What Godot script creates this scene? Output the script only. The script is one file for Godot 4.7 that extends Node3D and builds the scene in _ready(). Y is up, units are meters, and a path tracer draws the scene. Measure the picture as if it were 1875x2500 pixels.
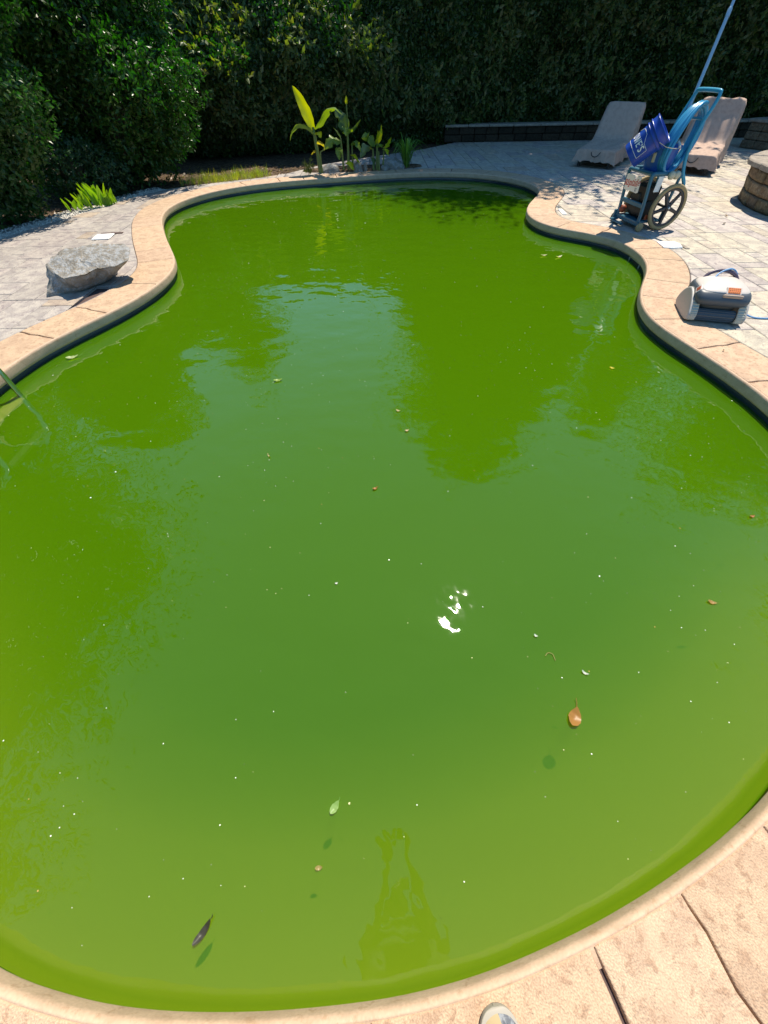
extends Node3D
# A green, neglected garden pool in full sun, seen from its near edge.

const WATER_Y := -0.13
const EYE := Vector3(0, 1.5, 0)
var rng := RandomNumberGenerator.new()
var taken := {}
var M := {}
var lip: PackedVector2Array          # the pool's inner coping edge, (x, z), densely sampled
var lip_out: PackedVector2Array      # its outward normals
var lip_len: PackedFloat32Array
var lip_total := 0.0
var cam: Camera3D
var wob := FastNoiseLite.new()

# ---------------------------------------------------------------- mesh builder
class MB:
	var v := PackedVector3Array()
	var c := PackedColorArray()
	var uv := PackedVector2Array()
	var ix := PackedInt32Array()
	var tint := Color.WHITE
	func pt(p: Vector3, t := Vector2.ZERO) -> int:
		v.append(p); c.append(tint); uv.append(t)
		return v.size() - 1
	func tri(a: Vector3, b: Vector3, d: Vector3) -> void:
		var k := v.size()
		pt(a); pt(b); pt(d)
		ix.append_array([k, k + 1, k + 2])
	func quad(a: Vector3, b: Vector3, d: Vector3, e: Vector3) -> void:
		var k := v.size()
		pt(a, Vector2(0, 0)); pt(b, Vector2(1, 0)); pt(d, Vector2(1, 1)); pt(e, Vector2(0, 1))
		ix.append_array([k, k + 1, k + 2, k, k + 2, k + 3])
	func grid(rows: Array, wrap_row := false, wrap_col := false, flip := false) -> void:
		var k := v.size()
		var n := rows.size()
		var m: int = rows[0].size()
		for i in n:
			for j in m:
				pt(rows[i][j], Vector2(float(j) / (m - 1), float(i) / maxi(n - 1, 1)))
		for i in (n if wrap_row else n - 1):
			for j in (m if wrap_col else m - 1):
				var a := k + i * m + j
				var b := k + i * m + (j + 1) % m
				var d := k + ((i + 1) % n) * m + (j + 1) % m
				var e := k + ((i + 1) % n) * m + j
				if flip:
					ix.append_array([a, d, b, a, e, d])
				else:
					ix.append_array([a, b, d, a, d, e])
	func fan(ring: PackedVector3Array, mid: Vector3, flip := false) -> void:
		var k := v.size()
		pt(mid)
		for p in ring: pt(p)
		var n := ring.size()
		for j in n:
			var a := k + 1 + j
			var b := k + 1 + (j + 1) % n
			ix.append_array([k, b, a] if flip else [k, a, b])
	func tube(path: PackedVector3Array, r, sides := 10, closed := false, caps := true) -> void:
		var n := path.size()
		var rows := []
		var t0 := (path[1] - path[0]).normalized()
		var up := Vector3.UP if absf(t0.y) < 0.9 else Vector3.RIGHT
		var side := t0.cross(up).normalized()
		for i in n:
			var t: Vector3
			if closed:
				t = (path[(i + 1) % n] - path[(i - 1 + n) % n]).normalized()
			else:
				t = (path[mini(i + 1, n - 1)] - path[maxi(i - 1, 0)]).normalized()
			side = (side - t * side.dot(t)).normalized()
			var o := side.cross(t)
			var rad: float = r[i] if r is Array or r is PackedFloat32Array else r
			var ring := PackedVector3Array()
			for j in sides:
				var a := TAU * j / sides
				ring.append(path[i] + (side * cos(a) + o * sin(a)) * rad)
			rows.append(ring)
		grid(rows, closed, true)
		if caps and not closed:
			fan(rows[0], path[0], true)
			fan(rows[n - 1], path[n - 1])
	func lathe(profile: Array, sides := 24, at := Transform3D.IDENTITY) -> void:
		var rows := []
		for p in profile:
			var ring := PackedVector3Array()
			for j in sides:
				var a := TAU * j / sides
				ring.append(at * Vector3(cos(a) * p.x, p.y, sin(a) * p.x))
			rows.append(ring)
		grid(rows, false, true)
	# a box with chamfered edges
	func box(at: Transform3D, size: Vector3, bevel := 0.004) -> void:
		var h := size / 2
		var b := minf(bevel, minf(h.x, minf(h.y, h.z)) * 0.9)
		var ax := [Vector3.RIGHT, Vector3.UP, Vector3.BACK]
		for i in 3:
			var u: Vector3 = ax[(i + 1) % 3]
			var w: Vector3 = ax[(i + 2) % 3]
			var hu := h[(i + 1) % 3] - b
			var hw := h[(i + 2) % 3] - b
			for s in [-1.0, 1.0]:
				var o: Vector3 = ax[i] * h[i] * s
				var q := [o - u * hu - w * hw, o + u * hu - w * hw, o + u * hu + w * hw, o - u * hu + w * hw]
				if s > 0:
					q.reverse()
				quad(at * q[0], at * q[1], at * q[2], at * q[3])
			for s in [-1.0, 1.0]:
				for t in [-1.0, 1.0]:
					var hi := h[i] - b
					var e0: Vector3 = u * h[(i + 1) % 3] * s + w * hw * t
					var e1: Vector3 = u * hu * s + w * h[(i + 2) % 3] * t
					var d: Vector3 = ax[i] * hi
					if s * t > 0:
						quad(at * (e0 - d), at * (e0 + d), at * (e1 + d), at * (e1 - d))
					else:
						quad(at * (e0 + d), at * (e0 - d), at * (e1 - d), at * (e1 + d))
		for x in [-1.0, 1.0]:
			for y in [-1.0, 1.0]:
				for z in [-1.0, 1.0]:
					var p := [Vector3(h.x * x, (h.y - b) * y, (h.z - b) * z), Vector3((h.x - b) * x, h.y * y, (h.z - b) * z), Vector3((h.x - b) * x, (h.y - b) * y, h.z * z)]
					if x * y * z > 0:
						tri(at * p[0], at * p[2], at * p[1])
					else:
						tri(at * p[0], at * p[1], at * p[2])
	func flat_poly(poly: PackedVector2Array, y: float, down := false) -> void:
		var t := Geometry2D.triangulate_polygon(poly)
		var k := v.size()
		for p in poly: pt(Vector3(p.x, y, p.y), p)
		for i in range(0, t.size(), 3):
			var a := poly[t[i]]
			var s := (poly[t[i + 1]] - a).cross(poly[t[i + 2]] - a)
			# seen from above with x right and z down the screen, positive cross is clockwise
			if (s > 0) != down:
				ix.append_array([k + t[i], k + t[i + 1], k + t[i + 2]])
			else:
				ix.append_array([k + t[i], k + t[i + 2], k + t[i + 1]])
	func mesh(mat: Material = null, normals = null) -> ArrayMesh:
		var n := PackedVector3Array()
		if normals != null:
			n = normals
		else:
			n.resize(v.size())
			for i in range(0, ix.size(), 3):
				var a := ix[i]
				var b := ix[i + 1]
				var d := ix[i + 2]
				var f := (v[d] - v[a]).cross(v[b] - v[a])
				n[a] += f; n[b] += f; n[d] += f
			for i in n.size():
				n[i] = n[i].normalized() if n[i].length_squared() > 1e-18 else Vector3.UP
		var arr := []
		arr.resize(Mesh.ARRAY_MAX)
		arr[Mesh.ARRAY_VERTEX] = v
		arr[Mesh.ARRAY_NORMAL] = n
		arr[Mesh.ARRAY_COLOR] = c
		arr[Mesh.ARRAY_TEX_UV] = uv
		arr[Mesh.ARRAY_INDEX] = ix
		var m := ArrayMesh.new()
		m.add_surface_from_arrays(Mesh.PRIMITIVE_TRIANGLES, arr)
		if mat:
			m.surface_set_material(0, mat)
		return m

# ---------------------------------------------------------------- naming and placing
func numbered(called: String, parent: Node) -> String:
	var key := str(parent.get_instance_id()) + called
	var k: int = taken.get(key, 0)
	taken[key] = k + 1
	return called if k == 0 else "%s_%03d" % [called, k]

func put(o: Node, called: String, parent: Node = self) -> Node:
	o.name = numbered(called, parent)
	parent.add_child(o, true)
	return o

func obj(called: String, b, mat: Material = null, parent: Node = self) -> MeshInstance3D:
	var o := MeshInstance3D.new()
	o.mesh = b.mesh(mat) if b is MB else b
	if b is Mesh and mat:
		o.material_override = mat
	put(o, called, parent)
	return o

func tag(o: Node, label: String, category := "", group := "", kind := "") -> Node:
	if label: o.set_meta("label", label)
	if category: o.set_meta("category", category)
	if group: o.set_meta("group", group)
	if kind: o.set_meta("kind", kind)
	return o

func thing(called: String, label: String, category: String, at := Transform3D.IDENTITY, group := "") -> Node3D:
	var o := Node3D.new()
	o.transform = at
	put(o, called)
	tag(o, label, category, group)
	return o

func structure(called: String, label: String, b, mat: Material) -> MeshInstance3D:
	var o := obj(called, b, mat)
	tag(o, label, "", "", "structure")
	return o

# copies of one mesh, each with a transform and a tint
func scatter(called: String, mesh: Mesh, where: Array, tints: Array, parent: Node = self) -> MultiMeshInstance3D:
	var mm := MultiMesh.new()
	mm.transform_format = MultiMesh.TRANSFORM_3D
	mm.use_colors = true
	mm.mesh = mesh
	mm.instance_count = where.size()
	for i in where.size():
		mm.set_instance_transform(i, where[i])
		mm.set_instance_color(i, tints[i])
	var o := MultiMeshInstance3D.new()
	o.multimesh = mm
	put(o, called, parent)
	o.set_meta("kind", "stuff")
	return o

# ---------------------------------------------------------------- materials
func lin(r: float, g: float, b: float, a := 1.0) -> Color:
	var k := Color(r, g, b).linear_to_srgb()
	k.a = a
	return k

func mat(called: String, col: Color, rough := 0.7, spec := 0.5) -> StandardMaterial3D:
	var m := StandardMaterial3D.new()
	m.resource_name = called
	m.albedo_color = col
	m.roughness = rough
	m.metallic_specular = spec
	M[called] = m
	return m

func noise_bytes(size: int, freq: float, octaves: int, sd: int, warp := 0.0, ridged := false, stretch := 1.0) -> PackedByteArray:
	var n := FastNoiseLite.new()
	n.seed = sd
	n.noise_type = FastNoiseLite.TYPE_SIMPLEX_SMOOTH
	n.frequency = freq
	n.fractal_octaves = octaves
	n.fractal_type = FastNoiseLite.FRACTAL_RIDGED if ridged else FastNoiseLite.FRACTAL_FBM
	if warp > 0.0:
		n.domain_warp_enabled = true
		n.domain_warp_amplitude = warp
		n.domain_warp_frequency = freq * 1.5
	var im := n.get_seamless_image(size, size)
	if stretch != 1.0:
		im.resize(size, int(size * stretch), Image.INTERPOLATE_BILINEAR)
		im.resize(size, size, Image.INTERPOLATE_BILINEAR)
	im.convert(Image.FORMAT_L8)
	return im.get_data()

# a colour texture: mixes three colours by two noises, with fine grain
func blend_tex(size: int, a: PackedByteArray, b: PackedByteArray, grain: PackedByteArray, base: Color, second: Color, third: Color, cut_a: Vector2, cut_b: Vector2, grain_amount: float) -> ImageTexture:
	var out := PackedByteArray()
	out.resize(size * size * 3)
	var la := PackedFloat32Array()
	var lb := PackedFloat32Array()
	for i in 256:
		la.append(smoothstep(cut_a.x, cut_a.y, i / 255.0))
		lb.append(smoothstep(cut_b.x, cut_b.y, i / 255.0))
	for i in size * size:
		var fa := la[a[i]]
		var fb := lb[b[i]]
		var g := 1.0 + (grain[i] / 255.0 - 0.5) * grain_amount
		var r := base.r + (second.r - base.r) * fa
		var gg := base.g + (second.g - base.g) * fa
		var bb := base.b + (second.b - base.b) * fa
		r += (third.r - r) * fb
		gg += (third.g - gg) * fb
		bb += (third.b - bb) * fb
		out[i * 3] = clampi(int(r * g * 255.0), 0, 255)
		out[i * 3 + 1] = clampi(int(gg * g * 255.0), 0, 255)
		out[i * 3 + 2] = clampi(int(bb * g * 255.0), 0, 255)
	return ImageTexture.create_from_image(Image.create_from_data(size, size, false, Image.FORMAT_RGB8, out))

func gray_tex(size: int, a: PackedByteArray, b: PackedByteArray, share := 0.5) -> ImageTexture:
	var out := PackedByteArray()
	out.resize(size * size)
	for i in size * size:
		out[i] = int(a[i] * (1.0 - share) + b[i] * share)
	return ImageTexture.create_from_image(Image.create_from_data(size, size, false, Image.FORMAT_L8, out))

func triplanar(m: StandardMaterial3D, tex: Texture2D, per_metre: float, relief: Texture2D = null, relief_cm := 0.2, world := true) -> void:
	m.albedo_texture = tex
	m.uv1_triplanar = true
	m.uv1_world_triplanar = world
	m.uv1_triplanar_sharpness = 4.0
	m.uv1_scale = Vector3.ONE * per_metre
	if relief:
		m.heightmap_enabled = true
		m.heightmap_texture = relief
		m.heightmap_scale = relief_cm

func make_materials() -> void:
	var n1 := noise_bytes(512, 0.012, 5, 11, 30.0)
	var n2 := noise_bytes(512, 0.03, 4, 12, 25.0)
	var n3 := noise_bytes(512, 0.15, 3, 13)
	var n4 := noise_bytes(512, 0.02, 5, 14, 20.0, true)
	var fleck := noise_bytes(512, 0.040, 4, 15, 30.0)
	var rough := gray_tex(512, n2, n3, 0.45)
	var slate := gray_tex(512, n4, n2, 0.5)
	# peach stamped concrete of the coping
	var m := mat("coping", Color.WHITE, 0.75, 0.4)
	var c1 := noise_bytes(1024, 0.008, 5, 21, 40.0)
	var c2 := noise_bytes(1024, 0.028, 5, 22, 40.0)
	var c3 := noise_bytes(1024, 0.20, 3, 23)
	rough = gray_tex(1024, c2, c3, 0.4)
	triplanar(m, blend_tex(1024, c1, c2, c3, lin(0.53, 0.385, 0.262), lin(0.455, 0.318, 0.218), lin(0.36, 0.235, 0.155), Vector2(0.35, 0.75), Vector2(0.54, 0.82), 0.28), 0.8, rough, 0.5)
	m.vertex_color_use_as_albedo = true
	m = mat("coping_nose", Color.WHITE, 0.7, 0.4)
	triplanar(m, blend_tex(512, n1, fleck, n3, lin(0.53, 0.38, 0.265), lin(0.48, 0.34, 0.235), lin(0.42, 0.28, 0.18), Vector2(0.4, 0.75), Vector2(0.62, 0.85), 0.10), 1.1, rough, 0.12)
	# grey stamped stones of the deck
	m = mat("deck", Color.WHITE, 0.72, 0.45)
	triplanar(m, blend_tex(512, n1, fleck, n3, lin(0.47, 0.425, 0.375), lin(0.37, 0.33, 0.305), lin(0.25, 0.21, 0.21), Vector2(0.35, 0.7), Vector2(0.58, 0.85), 0.22), 0.75, slate, 0.45)
	m.vertex_color_use_as_albedo = true
	mat("joint", lin(0.10, 0.07, 0.065), 0.95, 0.2)
	m = mat("soil", Color.WHITE, 0.95, 0.2)
	triplanar(m, blend_tex(512, n2, n1, n3, lin(0.09, 0.06, 0.04), lin(0.16, 0.115, 0.075), lin(0.05, 0.035, 0.025), Vector2(0.4, 0.7), Vector2(0.5, 0.8), 0.5), 0.8, rough, 1.5)
	m = mat("tile", lin(0.012, 0.028, 0.05), 0.25, 0.5)
	m = mat("trim", lin(0.33, 0.35, 0.33), 0.6)
	m = mat("plaster", lin(0.72, 0.70, 0.06), 0.8, 0.3)
	# water: cloudy with algae, half veil and half clear, glossy on top
	m = mat("water", lin(0.050, 0.148, 0.0008, 0.60), 0.012, 0.47)
	m.transparency = BaseMaterial3D.TRANSPARENCY_ALPHA
	# rock
	m = mat("boulder", Color.WHITE, 0.6, 0.5)
	triplanar(m, blend_tex(512, n1, n4, n3, lin(0.27, 0.28, 0.285), lin(0.17, 0.16, 0.14), lin(0.20, 0.145, 0.085), Vector2(0.3, 0.75), Vector2(0.66, 0.9), 0.35), 1.6, slate, 1.1)
	m = mat("block", Color.WHITE, 0.85, 0.3)
	triplanar(m, blend_tex(512, n1, n2, n3, lin(0.24, 0.19, 0.13), lin(0.17, 0.13, 0.09), lin(0.30, 0.25, 0.18), Vector2(0.35, 0.75), Vector2(0.55, 0.8), 0.35), 1.3, slate, 1.0)
	m.vertex_color_use_as_albedo = true
	m = mat("cap_stone", Color.WHITE, 0.8, 0.3)
	triplanar(m, blend_tex(512, n1, n2, n3, lin(0.33, 0.29, 0.24), lin(0.26, 0.225, 0.19), lin(0.21, 0.17, 0.13), Vector2(0.35, 0.75), Vector2(0.6, 0.85), 0.3), 1.0, slate, 0.8)
	m = mat("pebble", Color.WHITE, 0.85, 0.3)
	m.vertex_color_use_as_albedo = true
	# cloth of the lounger covers
	var weave := noise_bytes(256, 0.35, 2, 31)
	var soft := noise_bytes(256, 0.03, 3, 32)
	m = mat("cover", Color.WHITE, 0.9, 0.2)
	triplanar(m, blend_tex(256, soft, soft, weave, lin(0.46, 0.34, 0.275), lin(0.41, 0.30, 0.245), lin(0.37, 0.27, 0.22), Vector2(0.4, 0.7), Vector2(0.7, 0.9), 0.12), 1.5)
	# plants
	for d in [["leaf_dark", [1.0, 1.0, 1.0], [0.55, 1.0, 0.12], 0.36], ["leaf_pale", [1.0, 1.0, 1.0], [0.85, 1.0, 0.25], 0.40], ["banana_leaf", [1.0, 1.0, 1.0], [1.0, 1.0, 0.12], 0.34], ["blade", [1.0, 1.0, 1.0], [0.9, 1.0, 0.2], 0.42]]:
		m = mat(d[0], Color.WHITE, d[3], 0.5)
		m.vertex_color_use_as_albedo = true
		m.cull_mode = BaseMaterial3D.CULL_DISABLED
		m.backlight_enabled = true
		m.backlight = Color(d[2][0], d[2][1], d[2][2])
	m = mat("bark", Color.WHITE, 0.9, 0.2)
	triplanar(m, blend_tex(512, n4, n2, n3, lin(0.11, 0.085, 0.06), lin(0.06, 0.045, 0.035), lin(0.15, 0.125, 0.10), Vector2(0.4, 0.8), Vector2(0.6, 0.85), 0.4), 1.2, slate, 1.5)
	mat("core_fill", lin(0.085, 0.070, 0.045), 0.95, 0.1)  # for the solid cores added inside foliage to stop light
	mat("stem", lin(0.16, 0.20, 0.05), 0.5)
	# paint, plastic, metal
	mat("frame_blue", lin(0.030, 0.13, 0.19), 0.4)
	mat("frame_cyan", lin(0.035, 0.28, 0.42), 0.35)
	mat("tub_blue", lin(0.010, 0.085, 0.36), 0.35)
	m = mat("bucket_blue", lin(0.010, 0.055, 0.36), 0.32)
	m.backlight_enabled = true
	m.backlight = Color(0.06, 0.16, 0.45)
	mat("hose_blue", lin(0.030, 0.25, 0.44), 0.3)
	mat("cable_blue", lin(0.17, 0.36, 0.60), 0.4)
	mat("white", lin(0.78, 0.77, 0.73), 0.45)
	mat("cream", lin(0.50, 0.46, 0.33), 0.55)
	mat("red", lin(0.50, 0.03, 0.025), 0.5)
	mat("navy", lin(0.03, 0.06, 0.18), 0.5)
	mat("tyre", lin(0.34, 0.25, 0.12), 0.75)
	mat("black", lin(0.018, 0.018, 0.019), 0.5)
	mat("motor", lin(0.025, 0.022, 0.018), 0.6)
	mat("rim_dark", lin(0.040, 0.034, 0.036), 0.45)
	mat("orange", lin(0.72, 0.20, 0.045), 0.45)
	mat("orange_dark", lin(0.26, 0.055, 0.018), 0.5)
	mat("latch", lin(0.42, 0.30, 0.22), 0.5)
	mat("robot_lid", lin(0.56, 0.51, 0.46), 0.4)
	mat("robot_body", lin(0.070, 0.085, 0.100), 0.45)
	mat("robot_lower", lin(0.125, 0.125, 0.115), 0.5)
	mat("robot_side", lin(0.42, 0.40, 0.37), 0.5)
	mat("robot_track", lin(0.52, 0.49, 0.40), 0.6)
	mat("robot_brush", lin(0.085, 0.105, 0.125), 0.5)
	mat("robot_handle", lin(0.10, 0.07, 0.10), 0.4)
	m = mat("pole", lin(0.30, 0.44, 0.56), 0.35)
	m.metallic = 0.3
	m = mat("steel", lin(0.62, 0.63, 0.64), 0.12)
	m.metallic = 1.0
	mat("tread", lin(0.55, 0.50, 0.10), 0.5)
	mat("lid_white", lin(0.82, 0.82, 0.80), 0.5)
	mat("suede", lin(0.42, 0.33, 0.19), 0.9, 0.2)
	m = mat("shoe_mesh", Color.WHITE, 0.85, 0.2)
	triplanar(m, blend_tex(256, soft, weave, weave, lin(0.10, 0.11, 0.13), lin(0.30, 0.32, 0.34), lin(0.16, 0.17, 0.19), Vector2(0.35, 0.7), Vector2(0.55, 0.8), 0.3), 9.0, null, 0.0, false)
	mat("shoe_sole", lin(0.38, 0.35, 0.29), 0.7)
	mat("skin", lin(0.42, 0.25, 0.17), 0.55)
	mat("shirt", lin(0.06, 0.07, 0.09), 0.9, 0.2)
	mat("trousers", lin(0.09, 0.085, 0.075), 0.9, 0.2)
	mat("hair", lin(0.03, 0.02, 0.014), 0.6)

# ---------------------------------------------------------------- pool outline
func make_lip() -> void:
	var p: PackedVector2Array = []
	for a in [[-2.96, -2.72], [-2.91, -3.09], [-2.78, -3.40], [-2.60, -3.76], [-2.48, -4.05], [-2.39, -4.40], [-2.36, -4.75], [-2.40, -5.08], [-2.52, -5.40], [-2.68, -5.72], [-2.89, -6.14], [-3.12, -6.65], [-3.34, -7.18], [-3.455, -7.65], [-3.45, -8.05], [-3.36, -8.45], [-3.18, -8.83], [-2.90, -9.18],
		[-2.52, -9.48], [-2.06, -9.71], [-1.57, -9.88], [-1.05, -10.01], [-0.54, -10.13], [0.0, -10.28], [0.54, -10.39], [1.08, -10.42], [1.62, -10.36], [2.12, -10.17], [2.55, -9.82], [2.83, -9.35], [2.91, -8.92], [2.89, -8.57], [2.79, -8.28], [2.61, -7.95], [2.43, -7.60], [2.30, -7.25], [2.25, -6.92], [2.28, -6.63],
		[2.38, -6.39], [2.52, -6.21], [2.68, -6.08], [2.83, -5.95], [2.97, -5.79], [3.07, -5.60], [3.12, -5.35], [3.11, -5.08], [3.05, -4.83], [2.95, -4.60], [2.82, -4.38], [2.67, -4.14], [2.55, -3.90], [2.47, -3.68], [2.43, -3.45], [2.44, -3.25], [2.48, -3.04], [2.54, -2.78], [2.60, -2.48], [2.64, -2.18],
		[2.62, -1.75], [2.50, -1.30], [2.24, -0.88], [1.90, -0.52], [1.58, -0.24], [1.269, -0.044], [1.071, 0.055], [0.874, 0.138], [0.707, 0.200], [0.530, 0.258], [0.260, 0.330], [0.052, 0.362], [-0.125, 0.377], [-0.374, 0.388], [-0.645, 0.382], [-0.853, 0.356], [-1.071, 0.310], [-1.456, 0.185], [-1.85, -0.08], [-2.25, -0.45], [-2.58, -0.95], [-2.80, -1.50], [-2.92, -2.00], [-2.97, -2.40]]:
		p.append(Vector2(a[0], a[1]))
	# soften the hand-read points, then a closed spline through them at even steps
	var q := p.duplicate()
	for i in p.size():
		q[i] = p[i] * 0.6 + (p[(i + 1) % p.size()] + p[(i - 1 + p.size()) % p.size()]) * 0.2
	var dense: PackedVector2Array = []
	for i in q.size():
		var a := q[(i - 1 + q.size()) % q.size()]
		var b := q[i]
		var c := q[(i + 1) % q.size()]
		var d := q[(i + 2) % q.size()]
		for k in 8:
			dense.append(b.cubic_interpolate(c, a, d, k / 8.0))
	var total := 0.0
	for i in dense.size():
		total += dense[i].distance_to(dense[(i + 1) % dense.size()])
	var n := int(total / 0.05)
	var step := total / n
	lip = []
	var gone := 0.0
	var next := 0.0
	for i in dense.size():
		var a := dense[i]
		var b := dense[(i + 1) % dense.size()]
		var l := a.distance_to(b)
		while next < gone + l and lip.size() < n:
			lip.append(a.lerp(b, (next - gone) / l))
			next += step
		gone += l
	lip_out = []
	lip_len = []
	for i in lip.size():
		var t := (lip[(i + 1) % lip.size()] - lip[(i - 1 + lip.size()) % lip.size()]).normalized()
		lip_out.append(Vector2(-t.y, t.x) * -1.0)
		lip_len.append(i * step)
	lip_total = total
	# make sure the normals point away from the water
	if Geometry2D.is_point_in_polygon(lip[0] + lip_out[0] * 0.1, lip):
		for i in lip_out.size(): lip_out[i] = -lip_out[i]

func lip_at(s: float) -> Array:
	var f := fposmod(s, lip_total) / lip_total * lip.size()
	var i := int(f) % lip.size()
	var j := (i + 1) % lip.size()
	var t := f - floorf(f)
	return [lip[i].lerp(lip[j], t), lip_out[i].lerp(lip_out[j], t).normalized()]

func lip_offset(d: float) -> PackedVector2Array:
	var r: PackedVector2Array = []
	for i in lip.size(): r.append(lip[i] + lip_out[i] * d)
	return r

func lip_nearest(p: Vector2) -> float:
	var best := 1e9
	var s := 0.0
	for i in lip.size():
		var d := lip[i].distance_squared_to(p)
		if d < best:
			best = d
			s = lip_len[i]
	return s

func ring_strip(profile: Array) -> MB:   # profile of (outward offset, y), swept once round the pool
	var b := MB.new()
	var rows := []
	for i in lip.size():
		var ring := PackedVector3Array()
		for p in profile:
			var q: Vector2 = lip[i] + lip_out[i] * p[0]
			ring.append(Vector3(q.x, p[1], q.y))
		rows.append(ring)
	b.grid(rows, true, false)
	return b

# the plastered basin: a shallow shelf at the near end, steeper walls further on
func basin() -> MB:
	var b := MB.new()
	var rows := []
	for i in lip.size():
		var shallow := smoothstep(-2.6, -0.4, lip[i].y)
		var ring := PackedVector3Array()
		for p in [[0.034, -0.148, -0.148], [0.034, -0.30, -0.245], [0.0, -0.44, -0.26], [-0.10, -0.58, -0.28], [-0.30, -0.74, -0.335], [-0.60, -0.92, -0.54], [-0.95, -1.12, -1.00], [-1.30, -1.40, -1.40]]:
			var q: Vector2 = lip[i] + lip_out[i] * p[0]
			ring.append(Vector3(q.x, lerpf(p[1], p[2], shallow), q.y))
		rows.append(ring)
	b.grid(rows, true, false)
	return b

func make_pool() -> void:
	# rounded front edge of the coping, cast in one piece
	var nose := structure("coping_edge", "smooth rounded peach front edge of the pool coping", ring_strip([[0.060, -0.03], [0.060, -0.012], [0.022, -0.007], [0.0165, -0.0015], [0.012, -0.002], [0.007, -0.005], [0.003, -0.011], [0.0, -0.021], [0.0, -0.064], [0.003, -0.076], [0.010, -0.084], [0.022, -0.087], [0.045, -0.087]]), M.coping_nose)
	# the stamped coping stones, cut where the photograph shows joints
	var root := Node3D.new()
	put(root, "pool_coping")
	tag(root, "peach stamped concrete coping following the curved pool edge", "", "", "structure")
	var cuts := []
	for a in [[-2.86, -3.25], [-2.60, -3.77], [-2.37, -4.50], [-2.47, -5.30], [-2.70, -5.75], [-2.95, -6.25], [2.46, -6.28], [3.11, -5.32], [3.09, -4.95], [2.80, -4.35], [2.57, -3.95], [2.43, -3.42], [2.51, -2.86], [2.61, -2.36], [1.10, 0.02], [0.80, 0.15], [0.51, 0.245], [-0.08, 0.355], [-0.68, 0.355]]:
		cuts.append([lip_nearest(Vector2(a[0], a[1])), Vector2(a[0], a[1]).distance_to(Vector2(0.80, 0.15)) < 0.02])
	cuts.sort_custom(func(x, y): return x[0] < y[0])
	var all := []
	for i in cuts.size():
		var s0: float = cuts[i][0]
		var s1: float = cuts[(i + 1) % cuts.size()][0]
		if s1 <= s0: s1 += lip_total
		all.append(cuts[i])
		var k := int(round((s1 - s0) / 0.62))
		for j in range(1, k):
			all.append([fposmod(s0 + (s1 - s0) * (j + rng.randf_range(-0.16, 0.16)) / k, lip_total), rng.randf() < 0.2])
	all.sort_custom(func(x, y): return x[0] < y[0])
	var shape := []
	for i in all.size():
		shape.append([rng.randf_range(-0.05, 0.05), rng.randf() * 10.0, 0.009 if all[i][1] else 0.008])
	for i in all.size():
		var j := (i + 1) % all.size()
		var s0: float = all[i][0]
		var s1: float = all[j][0]
		if s1 <= s0: s1 += lip_total
		var gap0: float = 0.0022 if all[i][1] else 0.0065
		var gap1: float = 0.0022 if all[j][1] else 0.0065
		var ns := maxi(4, int((s1 - s0) / 0.06))
		var us := [0.017, 0.017, 0.024, 0.10, 0.2, 0.28, 0.36, 0.414, 0.42, 0.42]
		var b := MB.new()
		var tone := rng.randf_range(0.9, 1.0)
		b.tint = Color(tone, tone * rng.randf_range(0.97, 1.0), tone * rng.randf_range(0.93, 1.0))
		var rows := []
		for r in ns + 5:
			var lr := mini(mini(r, ns + 4 - r), 2)
			var fr := clampf((r - 2) / float(ns), 0.0, 1.0)
			var ring := PackedVector3Array()
			for c in us.size():
				var u: float = us[c]
				var lc := mini(mini(c, us.size() - 1 - c), 2)
				var e0: float = s0 + gap0 + shape[i][0] * u + sin(u * 28.0 + shape[i][1]) * shape[i][2] * minf(1, u * 4) + wob.get_noise_2d(u * 220.0, i * 31.0) * 0.006
				var e1: float = s1 - gap1 + shape[j][0] * u + sin(u * 28.0 + shape[j][1]) * shape[j][2] * minf(1, u * 4) + wob.get_noise_2d(u * 220.0, j * 31.0) * 0.006
				var pull := 0.005 if lr == 2 else 0.0
				var s := lerpf(e0 + pull, e1 - pull, fr)
				var q: Array = lip_at(s)
				var at: Vector2 = q[0] + q[1] * u
				var y: float = [-0.035, -0.006, 0.0015][mini(lr, lc)]
				if mini(lr, lc) == 2:
					y += wob.get_noise_2d(at.x * 90.0, at.y * 90.0) * 0.0022
				ring.append(Vector3(at.x, y, at.y))
			rows.append(ring)
		b.grid(rows)
		obj("coping_stone", b, M.coping, root)
	# tiled band, its pale top joint, and the plastered shell
	var shell := structure("pool_shell", "plastered pool basin under the green water", basin(), M.plaster)
	var floor_b := MB.new()
	floor_b.flat_poly(lip_offset(0.2), -1.36)
	obj("pool_floor", floor_b, M.plaster, shell)
	obj("tile_band", ring_strip([[0.06, -0.084], [0.030, -0.086], [0.030, -0.150], [0.06, -0.150]]), M.tile, shell)
	obj("tile_trim", ring_strip([[0.06, -0.0865], [0.0265, -0.0875], [0.0255, -0.091], [0.0265, -0.095], [0.06, -0.096]]), M.trim, shell)

func ripple(x: float, z: float) -> float:
	var far := clampf((-z - 0.5) / 6.0, 0.0, 1.0)
	var a := waves[0].get_noise_2d(x * 100.0, z * 165.0) * 0.0026
	var b := waves[1].get_noise_2d(x * 100.0, z * 125.0) * 0.00125
	var c := waves[2].get_noise_2d(x * 100.0, z * 100.0) * 0.00038
	return a + b + c
var waves: Array[FastNoiseLite] = []

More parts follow.
